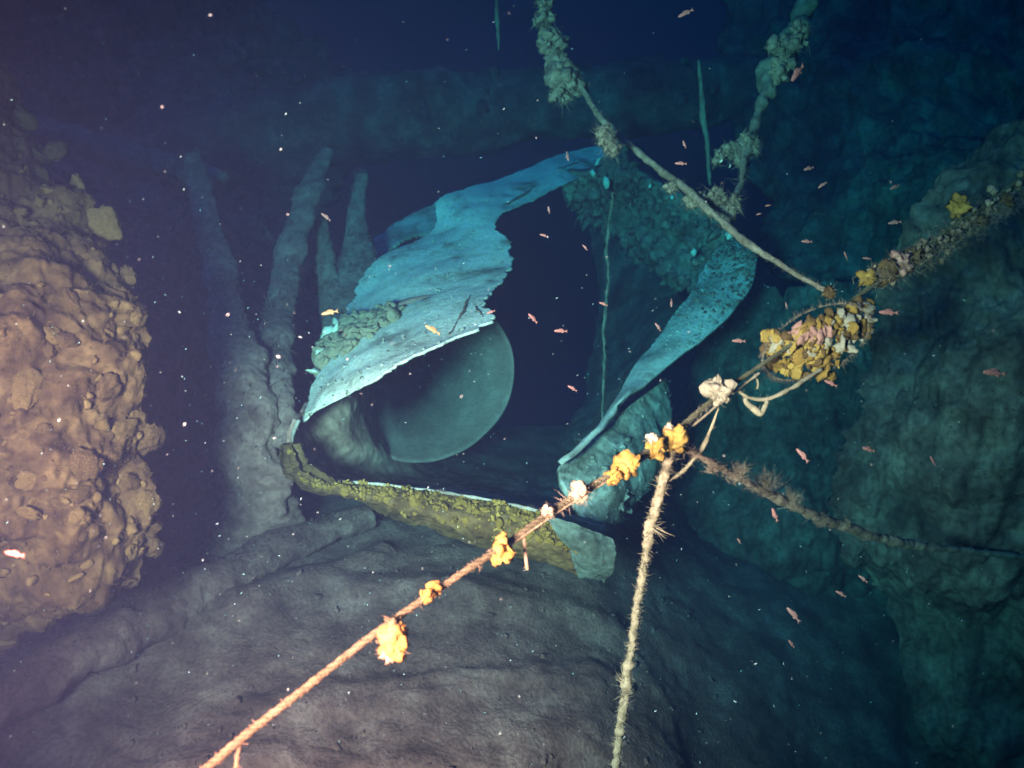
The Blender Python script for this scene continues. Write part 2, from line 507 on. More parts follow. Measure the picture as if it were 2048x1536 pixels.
dbm = MB(); scatter_lumps(dbm, bedX[:130, 60:190], bedN[:130, 60:190], 300, 0.003, 0.014, 2, rough=0.8); fur(dbm, bedX[:150, 50:200], bedN[:150, 50:200], 7000, 0.004, 0.016, 0.0016); tag(dbm.build('debris', M['bed'], seabed), kind='stuff')

# far hull side at the left, seen dimly behind the ribs
hw, X, N = patch('hull_plating', [[(-700, -300, 4.2), (-100, -250, 4.6), (300, -150, 5.2), (620, 60, 5.9), (760, 200, 6.3)],
                                  [(-700, 100, 4.2), (-100, 120, 4.6), (250, 160, 5.1), (520, 230, 5.6), (720, 300, 6.0)],
                                  [(-700, 600, 4.2), (-100, 600, 4.6), (250, 560, 4.9), (480, 480, 5.2), (680, 430, 5.6)],
                                  [(-700, 1100, 4.1), (-100, 1080, 4.4), (250, 1000, 4.6), (480, 900, 4.8), (640, 840, 5.0)]],
                   110, 150, M['reef_dim'], thick=0.06, disp=crust(0.10, 1.5, 0.03, 9, 11), jag=(0.05, 0, 0, 0.10))
tag(hw, 'dim overgrown hull side far back at the upper left', 'hull plating')
mb = MB(); scatter_lumps(mb, X, N, 260, 0.02, 0.09, 2); tag(mb.build('growth', M['reef_dim'], hw), kind='stuff')

# thick overhead pipe crossing the top
pipe_path = [(330, 330, 5.3, 95), (560, 270, 5.35, 90), (760, 240, 5.4, 82), (960, 222, 5.45, 75), (1160, 205, 5.5, 70), (1340, 190, 5.5, 66), (1500, 170, 5.6, 60), (1800, 120, 5.8, 55)]
C, R = resample(*pathpx(pipe_path), 220)
mb = MB(); add_tube(mb, C, R, 40, amp=0.16, freq=3.0, amp2=0.10, freq2=9)
op = mb.build('overhead_pipe', M['reef_dim'])
tag(op, 'thick silted pipe crossing behind the top of the torn tube', 'pipe')
mb = MB()
for k in range(60):
    i = rng.integers(2, 200); dv = rng.normal(size=3); dv[1] = -abs(dv[1]); dv /= np.linalg.norm(dv)
    add_blob(mb, C[i] + dv * R[i] * 1.0, rng.uniform(0.015, 0.055), 2, 0.45)
tag(mb.build('growth', M['reef_dim'], op), kind='stuff')

# right-hand overgrown walls
wr, X, N = patch('side_wall', [[(1985, 250, 3.0), (2150, 230, 2.8), (2500, 200, 2.5), (3000, 150, 2.2)],
                               [(1800, 470, 3.0), (2000, 460, 2.8), (2400, 450, 2.5), (3000, 450, 2.1)],
                               [(1735, 640, 3.0), (1950, 640, 2.75), (2400, 640, 2.4), (3000, 640, 2.0)],
                               [(1698, 800, 3.0), (1930, 800, 2.75), (2400, 800, 2.4), (3000, 800, 2.0)],
                               [(1660, 940, 3.0), (1900, 940, 2.8), (2400, 940, 2.4), (3000, 940, 2.0)],
                               [(1650, 1090, 3.05), (1900, 1090, 2.85), (2400, 1090, 2.5), (3000, 1090, 2.1)],
                               [(1760, 1260, 3.2), (1950, 1300, 3.0), (2400, 1300, 2.6), (3000, 1300, 2.2)],
                               [(1900, 1560, 3.4), (2050, 1600, 3.2), (2400, 1600, 2.8), (3000, 1600, 2.4)]],
                 260, 190, M['reef_dim'], thick=0.10, disp=relief(1.1, 0.016, 21), jag=(0, 0, 0.05, 0), jf=14)
tag(wr, 'dark overgrown wall filling the right edge below the main rope', 'wall')
mb = MB(); fur(mb, X[:, :120], N[:, :120], 6000, 0.006, 0.022, 0.0018); tag(mb.build('growth', M['reef_dim'], wr), kind='stuff')

wm, X, N = patch('inner_wall', [[(1400, 560, 4.3), (1520, 540, 4.1), (1650, 540, 3.9), (1800, 520, 3.8)],
                                [(1370, 740, 4.2), (1500, 740, 3.95), (1640, 740, 3.75), (1790, 720, 3.65)],
                                [(1350, 900, 4.1), (1480, 900, 3.85), (1620, 900, 3.65), (1780, 900, 3.6)],
                                [(1330, 1060, 4.0), (1460, 1060, 3.8), (1600, 1060, 3.6), (1780, 1060, 3.5)],
                                [(1340, 1230, 4.1), (1480, 1240, 3.9), (1620, 1240, 3.8), (1800, 1240, 3.7)],
                                [(1400, 1400, 4.4), (1540, 1400, 4.2), (1680, 1400, 4.1), (1850, 1400, 4.0)]],
                 170, 120, M['reef_dim'], thick=0.08, disp=relief(1.1, 0.018, 31), jag=(0.03, 0.03, 0.05, 0), jf=5)
tag(wm, 'dim teal overgrown bulkhead behind the rope junction', 'bulkhead')
mb = MB(); fur(mb, X, N, 4000, 0.008, 0.03, 0.0025); tag(mb.build('growth', M['reef_dim'], wm), kind='stuff')

wu, X, N = patch('upper_wall', [[(1420, -200, 6.0), (1700, -250, 5.4), (2100, -300, 4.7), (2700, -350, 4.0)],
                                [(1440, 60, 5.9), (1700, 40, 5.2), (2080, 20, 4.5), (2700, 0, 3.8)],
                                [(1460, 250, 5.6), (1700, 240, 4.9), (2060, 190, 4.2), (2700, 150, 3.6)],
                                [(1500, 420, 5.1), (1700, 410, 4.5), (2000, 330, 4.0), (2700, 280, 3.5)],
                                [(1540, 560, 4.8), (1680, 560, 4.3), (1960, 440, 3.9), (2700, 400, 3.5)]],
                 150, 170, M['reef_dim'], thick=0.10, disp=relief(1.3, 0.02, 41), jag=(0, 0.04, 0.07, 0), jf=9)
tag(wu, 'faint silted wall at the upper right above the main rope', 'wall')
mb = MB(); fur(mb, X, N, 3000, 0.01, 0.04, 0.003); tag(mb.build('growth', M['reef_dim'], wu), kind='stuff')

# ------------------------------------------------------------------ crumpled tube in the middle
tube = empty('wreck_tube', P(900, 1120, 2.9))
tag(tube, 'crumpled torn metal tube with pale silted flaps around its dark mouth', 'wreckage')

def plate_disp(X, U, V):
    return 0.016 * fbm(X, 2.6, 3, 61) + 0.0025 * fbm(X, 14, 4, 62)
up_rows = [[(1248, 286, 4.93), (1243, 294, 4.89), (1238, 304, 4.85)],
           [(1130, 305, 4.69), (1160, 325, 4.57), (1188, 342, 4.53)],
           [(1010, 348, 4.37), (1060, 366, 4.21), (1098, 382, 4.17)],
           [(885, 396, 4.05), (955, 414, 3.90), (1012, 426, 3.86)],
           [(862, 455, 3.90), (930, 458, 3.74), (994, 456, 3.69)],
           [(748, 522, 3.69), (880, 518, 3.50), (1032, 502, 3.42)],
           [(700, 590, 3.54), (850, 580, 3.19), (1012, 562, 3.08)],
           [(675, 640, 3.33), (820, 625, 2.96), (972, 602, 2.82)],
           [(648, 690, 3.08), (790, 670, 2.73), (986, 640, 2.57)],
           [(630, 745, 2.90), (740, 720, 2.62), (845, 703, 2.48)],
           [(612, 790, 2.79), (680, 768, 2.58), (742, 762, 2.48)],
           [(597, 842, 2.70), (608, 836, 2.65), (618, 832, 2.65)]]
upper, uX, uN = patch('upper_plate', up_rows, 230, 90, M['silt'], tube, thick=0.009, disp=plate_disp, jag=(0, 0, 0.04, 0.06), jf=26)
tag(upper, 'pale silt covered upper flap torn along its right edge')
# cracks and rust runs that open in the flap: narrow raised lips of bare rust
def gash(pts, wd):
    C = spline(np.array([P(x, y, d - 0.012) for x, y, d in pts]), 24)
    C = C + 0.006 * np.stack([fbm(C, 25, 3, 71), fbm(C, 25, 3, 72), fbm(C, 25, 3, 73)], -1)
    mb = MB(); add_tube(mb, C, wd * np.sin(np.linspace(0.15, 3.0, 24)), 6, amp=0.5, freq=60, flat=0.5)
    return mb
def on_upper(x, y):
    """depth of the flap where the photo pixel x,y meets it"""
    rel = uX - CAM; dz = rel @ FWD
    ex = 1024 + F * (rel @ RIGHT) / dz - x; ey = 768 - F * (rel @ UP) / dz - y
    k = np.unravel_index(np.argmin(ex * ex + ey * ey), ex.shape)
    return dz[k], uX[k], uN[k]
for pts, wd in (([(940, 588), (928, 620), (912, 645), (896, 672)], 0.006), ([(946, 606), (958, 620), (966, 634)], 0.005),
                ([(1070, 372), (1048, 388), (1020, 404), (1004, 412)], 0.009), ([(1165, 322), (1130, 332), (1105, 338)], 0.010)):
    gash([(x, y, on_upper(x, y)[0]) for x, y in pts], wd).build('crack', M['rust'], upper)
mb = MB(); scatter_lumps(mb, uX, uN, 260, 0.002, 0.008, 2, m=1, rough=0.9); fur(mb, uX[:, -8:], uN[:, -8:], 500, 0.004, 0.014, 0.0012); fur(mb, uX[:, :8], uN[:, :8], 500, 0.004, 0.016, 0.0012); tag(mb.build('plate_growth', M['silt_grey'], upper), kind='stuff')
# oysters on its lower left
oys = make_coral_meshes('oyster_shell', M['oyster'], 6, 3)
oys_y = make_lump_meshes('yellow_shell', M['shell'], 2, 2, 0.5)
cnt = 0
while cnt < 150:
    x, y = rng.uniform(625, 800), rng.uniform(598, 745)
    t = (x - 625) / 175
    if y < 665 - 65 * t or y > 748 - 108 * t: continue
    dz, c, n = on_upper(x, y)
    if abs(768 - F * ((c - CAM) @ UP) / dz - y) > 10: continue
    r = rng.uniform(0.014, 0.034)
    place_lump('oyster_shell', random.choice(oys), c + n * r * 0.25, r, upper, n + 0.7 * rng.normal(size=3))
    cnt += 1
for x, y, r in ((680, 654, 0.028), (676, 668, 0.024), (660, 674, 0.026), (650, 708, 0.02), (624, 742, 0.03)):
    dz, c, n = on_upper(x, y)
    place_lump('yellow_shell', random.choice(oys_y), c + n * 0.02, r, upper, n)

bp_, _, _ = patch('back_plate', [[(880, 392, 4.65), (876, 430, 4.55), (872, 470, 4.45)], [(800, 440, 4.6), (806, 460, 4.5), (812, 478, 4.4)], [(745, 480, 4.5), (748, 505, 4.35), (750, 530, 4.2)]],
                 60, 40, M['silt_grey'], tube, thick=0.02, disp=plate_disp, jag=(0, 0.08, 0.12, 0.12), jf=8)

rim = [(598, 842, 2.65), (586, 872, 2.62), (590, 915, 2.59), (612, 942, 2.57), (662, 962, 2.54), (760, 970, 2.50), (880, 985, 2.46), (1000, 1005, 2.42), (1095, 1028, 2.38), (1215, 1078, 2.34)]
deep = [(700, 745, 2.98), (705, 790, 3.0), (715, 840, 3.03), (745, 890, 3.1), (815, 922, 3.4), (900, 932, 3.7), (980, 935, 3.85), (1060, 938, 3.9), (1110, 945, 3.85), (1170, 960, 3.75)]
mid = [((a[0] * .55 + b[0] * .45) - (14 if k < 4 else 0), (a[1] * .55 + b[1] * .45) + (10 if k > 2 else 0), a[2] * .5 + b[2] * .5 + 0.06) for k, (a, b) in enumerate(zip(rim, deep))]
deeper = [(b[0] + 60, b[1] - 20, b[2] + 0.9) for b in deep]
def lw_disp(X, U, V):
    streak = fbm(np.stack([X[..., 0] * 9 + X[..., 2] * 5, X[..., 1] * 2, X[..., 2] * 2], -1), 1.0, 3, 81)
    return 0.016 * streak + 0.007 * fbm(X, 14, 4, 82)
patch('lower_wall', [rim, mid, deep, deeper], 150, 220, M['inner_rust'], tube, thick=0.02, disp=lw_disp)
Cr, Rr = resample(*pathpx([(a[0], a[1] - 1, a[2] - 0.010, 3.2) for a in rim[:9]]), 150)
mb = MB(); add_tube(mb, Cr, Rr, 8, amp=0.6, freq=30); mb.build('rim', M['silt_grey'], tube)

# outside of the tube below its rim
r2 = [(584, 880, 2.63)] + rim[2:]
bot = [(580, 888, 2.70), (583, 926, 2.70), (612, 956, 2.68), (688, 990, 2.63), (780, 1030, 2.58), (885, 1076, 2.53), (1008, 1118, 2.48), (1110, 1146, 2.43), (1198, 1166, 2.38)]
mid2 = [(a[0] * .5 + b[0] * .5, a[1] * .5 + b[1] * .5 + 4, a[2] - 0.07) for a, b in zip(r2, bot)]
ow, oX, oN = patch('outer_wall', [[(a[0], a[1] + 3, a[2] - 0.005) for a in r2], mid2, bot], 70, 150, M['olive'], tube, thick=0.03, disp=crust(0.02, 5, 0.012, 28, 91), jag=(0, 0.10, 0, 0))
mb = MB(); uu = np.linspace(0, 1, 70)[:, None] * np.ones((1, 150)); msk = np.clip(1.15 - uu * 1.8, 0, 1) ** 1.5
msk = msk * (0.12 + 0.88 * np.clip((np.arange(150) - 34) / 30, 0, 1))[None, :]
scatter_lumps(mb, oX, oN, 500, 0.004, 0.012, 2, m=1, mask=msk, rough=0.8); tag(mb.build('rim_growth', M['yellow'], ow), kind='stuff')
ylm = make_coral_meshes('sponge_lump', M['yellow'], 5, 3)
for k in range(150):
    i, j = int(4 + 34 * rng.random() ** 1.3), rng.integers(36, 146)
    place_lump('sponge_lump', random.choice(ylm), oX[i, j] - 0.004 * oN[i, j], rng.uniform(0.007, 0.020) * (0.45 + 0.6 * min(1, (j - 30) / 50)), ow, oN[i, j] + 0.6 * rng.normal(size=3))
patch('end_plate', [[(1088, 1030, 2.34), (1150, 1046, 2.29), (1228, 1078, 2.30)], [(1110, 1066, 2.31), (1165, 1080, 2.26), (1232, 1108, 2.29)], [(1138, 1112, 2.31), (1180, 1124, 2.27), (1226, 1142, 2.31)], [(1160, 1152, 2.36), (1186, 1160, 2.34), (1208, 1166, 2.37)]],
      70, 50, M['end_silt'], tube, thick=0.02, disp=crust(0.022, 7, 0.006, 14, 95), jag=(0.02, 0.03, 0.04, 0.02), jf=6)

# right-hand flap and walls
rf_rows = [[(1117, 926, 2.70), (1124, 918, 2.70), (1134, 910, 2.70)], [(1168, 880, 2.80), (1182, 870, 2.80), (1194, 860, 2.80)], [(1200, 848, 2.90), (1209, 836, 2.90), (1219, 828, 2.90)],
           [(1232, 790, 3.04), (1250, 788, 2.98), (1266, 784, 3.00)], [(1262, 738, 3.25), (1292, 738, 3.17), (1322, 744, 3.17)], [(1320, 668, 3.45), (1358, 676, 3.34), (1400, 680, 3.31)],
           [(1370, 604, 3.61), (1420, 612, 3.51), (1460, 632, 3.46)], [(1402, 540, 3.77), (1460, 548, 3.66), (1502, 572, 3.59)], [(1432, 494, 3.86), (1482, 504, 3.77), (1514, 522, 3.70)], [(1470, 474, 3.92), (1496, 484, 3.86), (1506, 494, 3.80)]]
sp, sX, sN = patch('side_plate', rf_rows, 150, 50, M['silt_dull'], tube, thick=0.02, disp=plate_disp, jag=(0, 0, 0.06, 0.03), jf=14)
tag(sp, 'silted right flap curling down to a narrow tip')
mb = MB(); scatter_lumps(mb, sX[84:], sN[84:], 700, 0.003, 0.012, 2, m=1, mask=np.linspace(0.0, 1.0, 66)[:, None] * np.ones((1, 50)), rough=0.7); tag(mb.build('brown_growth', M['crust_brown'], sp), kind='stuff')
mb = MB(); scatter_lumps(mb, sX[75:], sN[75:], 420, 0.002, 0.009, 2, m=1, rough=0.9); fur(mb, sX[70:], sN[70:], 1500, 0.004, 0.016, 0.0012); tag(mb.build('plate_growth', M['silt_grey'], sp), kind='stuff')
iw, X, N = patch('inner_crust', [[(1115, 362, 4.41), (1190, 335, 4.37), (1250, 318, 4.33), (1330, 372, 4.17), (1420, 432, 4.01), (1500, 486, 3.87)],
                                 [(1130, 400, 4.57), (1200, 385, 4.49), (1270, 400, 4.41), (1340, 450, 4.25), (1410, 500, 4.05), (1470, 525, 3.89)],
                                 [(1150, 440, 4.81), (1215, 470, 4.73), (1270, 520, 4.57), (1320, 570, 4.33), (1370, 600, 4.09), (1420, 600, 3.85)]],
                 90, 120, M['rust'], tube, thick=0.04, disp=crust(0.05, 4, 0.03, 16, 101), jag=(0, 0.12, 0.05, 0), jf=7)
mb = MB(); scatter_lumps(mb, X, N, 330, 0.012, 0.05, 2, rough=0.6); tag(mb.build('crust_growth', M['crust_brown'], iw), kind='stuff')
slm = make_lump_meshes('shell', M['shell'], 3, 2, 0.5)
for x, y, d, r in ((1212, 363, 4.23, 0.034), (1186, 346, 4.23, 0.024), (1196, 322, 4.28, 0.02), (1461, 468, 3.68, 0.028), (1388, 505, 3.93, 0.02), (1345, 395, 4.08, 0.012), (1300, 372, 4.13, 0.012)):
    place_lump('shell', random.choice(slm), P(x, y, d), r, iw)
patch('far_wall', [[(1180, 440, 5.49), (1260, 500, 5.21), (1330, 560, 4.72), (1380, 610, 4.30)], [(1190, 620, 5.28), (1240, 640, 4.93), (1290, 660, 4.44), (1330, 672, 4.02)], [(1160, 820, 4.79), (1190, 810, 4.44), (1215, 800, 4.02), (1240, 780, 3.67)], [(1080, 930, 4.30), (1120, 900, 4.02), (1160, 880, 3.67), (1195, 850, 3.40)]],
      80, 60, M['reef_dim'], tube, thick=0.03, disp=crust(0.05, 3, 0.015, 12, 111))
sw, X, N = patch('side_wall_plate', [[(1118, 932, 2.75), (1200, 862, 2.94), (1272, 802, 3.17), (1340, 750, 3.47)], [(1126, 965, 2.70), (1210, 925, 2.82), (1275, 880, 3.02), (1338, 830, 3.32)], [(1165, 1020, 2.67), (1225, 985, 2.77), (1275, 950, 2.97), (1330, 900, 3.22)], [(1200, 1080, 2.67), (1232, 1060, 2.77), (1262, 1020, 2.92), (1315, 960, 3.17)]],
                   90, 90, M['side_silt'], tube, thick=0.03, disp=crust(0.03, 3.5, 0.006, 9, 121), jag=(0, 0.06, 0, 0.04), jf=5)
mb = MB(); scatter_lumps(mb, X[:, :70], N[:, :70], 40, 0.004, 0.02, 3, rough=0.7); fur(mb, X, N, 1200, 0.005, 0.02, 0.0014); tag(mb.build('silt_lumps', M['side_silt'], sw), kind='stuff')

# crusted top tip of the tube
tipm = make_lump_meshes('crust_lump', M['rib'], 4, 3, 0.7)
for x, y, r in ((1232, 282, .05), (1215, 262, .05), (1205, 240, .04), (1245, 300, .06), (1225, 335, .07), (1205, 340, .05), (1240, 350, .06), (1260, 345, .045), (1210, 385, .04), (1265, 330, .03), (1220, 300, .05), (1228, 318, .05)):
    place_lump('crust_lump', random.choice(tipm), P(x, y, 4.25), r * 0.88, iw)

# wide pipe lying inside the tube, its open end towards us
Cc = P(868, 764, 3.2)
ax = FWD * 0.84 - RIGHT * 0.42 + UP * 0.30; ax /= np.linalg.norm(ax)
a1 = np.cross(ax, UP); a1 /= np.linalg.norm(a1); a2 = np.cross(a1, ax)
na, Rt, th, Lg = 84, 0.362, 0.014, 0.46
prof = [(Rt, Lg), (Rt, 0.6), (Rt, 0.1), (Rt + 0.004, 0.012), (Rt - th * 0.5, 0.0)] + [(Rt - th, 0.012 + (Lg - 0.05) * (k / 22.0)) for k in range(23)]
V = np.array([[Cc + ax * zz + (a1 * math.cos(an) + a2 * math.sin(an)) * rr * (1 - 0.50 * (max(zz, 0) / Lg) ** 1.5) for an in np.linspace(0, 2 * math.pi, na, endpoint=False)] for rr, zz in prof]).reshape(-1, 3)
V = V + 0.010 * np.stack([fbm(V, 3.5, 3, 131), fbm(V, 3.5, 3, 132), fbm(V, 3.5, 3, 133)], -1)
nr = len(prof)
i, k = np.meshgrid(np.arange(nr - 1), np.arange(na), indexing='ij'); k2 = (k + 1) % na
tk = MB(); tk.add(V, quads=np.stack([i*na+k, i*na+k2, (i+1)*na+k2, (i+1)*na+k], -1).reshape(-1, 4))
tko = tk.build('inner_pipe', M['tank'])
tag(tko, 'open end of a wide smooth grey pipe lying inside the torn tube', 'pipe')

# ------------------------------------------------------------------ ribs at the left
def crusted(name, path, n, sides, m, amp=0.22, freq=9, amp2=0.25, freq2=22, flat=1.0, parent=None, ax=None):
    C, R = resample(*pathpx(path), n)
    mb = MB(); add_tube(mb, C, R, sides, amp=amp, freq=freq, amp2=amp2, freq2=freq2, flat=flat, ax=ax)
    return mb.build(name, m, parent), C, R

def fuzz_on(C, R, n, parent, m='rib', l0=0.006, l1=0.030):
    mb = MB()
    i = rng.integers(0, len(C), n); dv = rng.normal(size=(n, 3)); dv /= np.linalg.norm(dv, axis=1)[:, None]
    e = dv * R[i][:, None] * np.array((0.98, 0.55, 0.9))
    add_spikes(mb, C[i] + e * 0.9, dv + 0.5 * rng.normal(size=(n, 3)), l0 + (l1 - l0) * rng.random(n) ** 2, 0.0022 * rng.uniform(0.6, 1.5, n))
    return tag(mb.build('turf', M[m], parent), kind='stuff')

def grow_on(C, R, n, r0, r1, m, parent, name='growth', sub=2, rough=0.5, front=0.5):
    mb = MB()
    for k in range(n):
        i = rng.integers(0, len(C)); dv = rng.normal(size=3); dv[1] -= front; dv /= np.linalg.norm(dv)
        r = r0 + (r1 - r0) * rng.random() ** 2
        add_blob(mb, C[i] + dv * R[i] * 0.95, r, sub, rough)
    return tag(mb.build(name, m, parent), kind='stuff')

ribs = [('leaning crusted rib nearest the brown reef wall, widening to its foot', [(384, 310, 3.60, 22), (412, 430, 3.40, 27), (440, 560, 3.15, 33), (468, 680, 2.95, 44), (490, 800, 2.8, 62), (500, 930, 2.75, 78), (505, 1040, 2.82, 90), (512, 1130, 2.9, 100), (520, 1230, 2.95, 100)], 16),
        ('curved crusted rib joining the leaning rib from the right', [(655, 300, 4.0, 10), (632, 350, 3.9, 20), (612, 400, 3.75, 24), (582, 500, 3.55, 27), (562, 600, 3.3, 30), (550, 700, 3.05, 36), (543, 800, 2.85, 44), (540, 900, 2.78, 48)], 12),
        ('slim short rib left of the shell covered flap', [(640, 440, 3.90, 15), (650, 520, 3.80, 19), (662, 600, 3.70, 22), (672, 690, 3.60, 22)], 60),
        ('lumpy forked rib rising behind the shell covered flap', [(722, 350, 4.10, 14), (712, 430, 4.00, 17), (718, 500, 3.90, 30), (712, 560, 3.80, 42), (690, 630, 3.70, 36)], 70)]
for lab, path, ng in ribs:
    C, R = pathpx(path)
    root, C, R = crusted('hull_rib', path, 260, 44, M['rib'], amp=0.30, freq=7, amp2=0.22, freq2=24, flat=0.55, ax=RIGHT)
    tag(root, lab, 'hull rib', 'ribs left of the torn tube')
    fuzz_on(C, R, 1300, root)
bm_, C, R = crusted('cross_beam', [(60, 255, 4.5, 26), (180, 290, 4.4, 28), (300, 325, 4.1, 28), (390, 345, 3.85, 24), (450, 356, 3.8, 12)], 110, 18, M['rib'])
tag(bm_, 'dim crusted cross beam resting on the rib heads', 'beam'); fuzz_on(C, R, 700, bm_)

# fallen beam, lower left
fb, C, R = crusted('fallen_beam', [(-120, 1480, 1.92, 50), (40, 1385, 2.08, 55), (170, 1300, 2.24, 60), (330, 1215, 2.44, 56), (470, 1140, 2.62, 48), (600, 1080, 2.8, 40), (740, 1030, 2.95, 30)], 300, 50, M['bed'], amp=0.30, freq=8, amp2=0.14, freq2=30, flat=0.75)
tag(fb, 'silted fallen beam running up from the lower left corner', 'beam'); fuzz_on(C, R, 2600, fb, m='bed', l0=0.004, l1=0.018)
# added sheet between reef wall and ribs, its dark red standing for reddish haze
M['recess'] = mk('haze_tint_red', (0.09, 0.024, 0.018), (0.15, 0.042, 0.032), (0.22, 0.075, 0.058), 6, bump=0.5, bscale=40)
rc, X, N = patch('haze_tint_sheet', [[(-50, 330, 3.75), (200, 380, 3.65), (420, 400, 4.15), (640, 460, 4.65)], [(-50, 560, 3.25), (220, 600, 3.10), (430, 600, 3.60), (640, 640, 4.25)],
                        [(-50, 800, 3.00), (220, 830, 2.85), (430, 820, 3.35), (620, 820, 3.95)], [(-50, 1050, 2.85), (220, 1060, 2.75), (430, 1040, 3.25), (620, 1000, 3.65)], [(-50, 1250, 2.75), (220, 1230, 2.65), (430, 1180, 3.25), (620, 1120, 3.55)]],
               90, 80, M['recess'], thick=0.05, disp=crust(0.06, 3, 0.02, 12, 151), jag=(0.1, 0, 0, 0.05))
tag(rc, 'added dark red sheet standing in for purple haze in the gap between the brown reef wall and the ribs', 'hull plating')

# ------------------------------------------------------------------ brown reef wall at the left edge
rw_rows = [[(-700, -60, 1.95), (-300, 40, 2.15), (-60, 120, 2.30), (30, 175, 2.40)],
           [(-700, 250, 1.80), (-250, 270, 1.95), (20, 300, 2.10), (120, 330, 2.25)],
           [(-700, 480, 1.65), (-200, 470, 1.77), (80, 470, 1.93), (215, 470, 2.11)],
           [(-700, 700, 1.55), (-200, 690, 1.67), (100, 680, 1.81), (245, 660, 2.00)],
           [(-700, 900, 1.53), (-200, 890, 1.63), (120, 880, 1.77), (280, 870, 1.95)],
           [(-700, 1080, 1.55), (-200, 1060, 1.65), (110, 1050, 1.79), (290, 1060, 1.97)],
           [(-700, 1250, 1.65), (-200, 1220, 1.75), (40, 1190, 1.87), (190, 1170, 2.03)],
           [(-700, 1420, 1.75), (-250, 1360, 1.87), (-60, 1290, 1.97), (30, 1250, 2.09)]]
rwl, X, N = patch('reef_wall', rw_rows, 420, 300, M['reef'], thick=0.22, disp=lambda X, U, V: 0.09 * fbm(X, 3.0, 3, 141) + 0.040 * np.abs(fbm(X, 7, 3, 142, 0.5)) + 0.030 * (0.5 - worley(X + 0.03 * fbm(X, 12, 2, 7)[..., None], 9, 8)) + 0.014 * (0.5 - worley(X, 24, 18)) + 0.008 * fbm(X, 50, 2, 143), jag=(0, 0, 0, 0.05), jf=11)
tag(rwl, 'brown reef encrusted wall filling the left edge', 'reef wall')
mb = MB(); scatter_lumps(mb, X[:, 95:], N[:, 95:], 140, 0.006, 0.018, 2, m=1, rough=0.5); tag(mb.build('small_growth', M['tan'], rwl), kind='stuff')
rlm = make_coral_meshes('coral_lump', M['reef'], 7, 4, 0.8) + make_coral_meshes('coral_lump', M['tan'], 7, 4, 0.8)
mb = MB(); fur(mb, X[:, 95:], N[:, 95:], 26000, 0.003, 0.013, 0.0010); tag(mb.build('turf', M['tan'], rwl), kind='stuff')
for k in range(110):
    i = rng.integers(2, 418); j = int(110 + 189 * rng.random() ** 0.6)
    place_lump('coral_lump', random.choice(rlm), X[i, j] - N[i, j] * 0.004, 0.010 + 0.024 * rng.random() ** 1.5, rwl, N[i, j] + 0.25 * rng.normal(size=3))
for x, y, r, d in ((235, 640, 0.048, 2.01), (262, 630, 0.026, 2.03), (285, 880, 0.052, 1.95), (308, 875, 0.035, 1.95), (255, 815, 0.043, 1.95), (262, 780, 0.035, 1.97), (300, 1090, 0.048, 1.97), (285, 1030, 0.039, 1.97), (225, 940, 0.043, 1.90), (250, 560, 0.030, 2.05), (210, 450, 0.043, 2.11), (160, 380, 0.039, 2.17), (50, 240, 0.043, 2.30), (110, 300, 0.043, 2.25), (240, 1140, 0.043, 2.01)):
    place_lump('coral_lump', random.choice(rlm), P(x, y, d), r, rwl)

# ------------------------------------------------------------------ ropes
DSH = 0.17
def fuzz(C, R, n, l0, l1, r, m, parent, name='fuzz', rng_i=None, hang=0.0):
    mb = MB()
    i = rng.integers(0, len(C), n) if rng_i is None else (rng.uniform(*rng_i, n) * (len(C) - 1)).astype(int)
    dv = rng.normal(size=(n, 3)); dv[:, 2] -= hang; dv /= np.linalg.norm(dv, axis=1)[:, None]
    add_spikes(mb, C[i] + dv * (R[i] * 0.6)[:, None], dv, l0 + (l1 - l0) * rng.random(n) ** 2, r * rng.uniform(0.6, 1.3, n), 0.45, seg=3)
    return tag(mb.build(name, m, parent), kind='stuff')

def twisted(root, C, R, m, turns, strands=3):
    n = len(C)
    T, N, B = frames(C)
    for s in range(strands):
        ph = 2 * math.pi * s / strands + np.linspace(0, turns * 2 * math.pi, n)
        c = C + (np.cos(ph)[:, None] * N + np.sin(ph)[:, None] * B) * (R * 0.42)[:, None]
        mb = MB(); add_tube(mb, c, R * 0.60, 8, amp=0.22, freq=90)
        mb.build('strand', m, root)

def clump(parent, px, py, d, r, mat, label, lobes=7, wisps=10, wl=0.03, flat=1.0, spread=1.0, wm='fuzz'):
    c = P(px, py, d)
    r = r * 1.38
    mb = MB(); add_blob(mb, c, r * 0.8, 3, 0.7, 1.8)
    core = mb.build('sponge_clump', mat, parent)
    tag(core, label)
    lm = make_coral_meshes('sponge_lobe', mat, 2, 3)
    for k in range(lobes):
        v = rng.normal(size=3); v /= np.linalg.norm(v)
        place_lump('sponge_lobe', random.choice(lm), c + v * r * 0.75 * spread * np.array((1, 0.7, flat)), r * rng.uniform(0.3, 0.55), core)
    if wisps:
        w_ = MB()
        for k in range(wisps * 3):
            v = rng.normal(size=3); v[2] -= 0.45; v /= np.linalg.norm(v)
            L = wl * 0.62 * rng.uniform(0.15, 0.9) ** 1.4
            st = c + v * r * rng.uniform(0.5, 0.95)
            add_spike(w_, st, v, L, 0.0004 + 0.0003 * rng.random(), 0.7, seg=4)
            for q_ in range(2):
                add_spike(w_, st + v * L * rng.uniform(0.2, 0.7), v + 0.9 * rng.normal(size=3), L * 0.45, 0.0004, 0.5, seg=2)
        tag(w_.build('wisp', M[wm], core), kind='stuff')
    return core

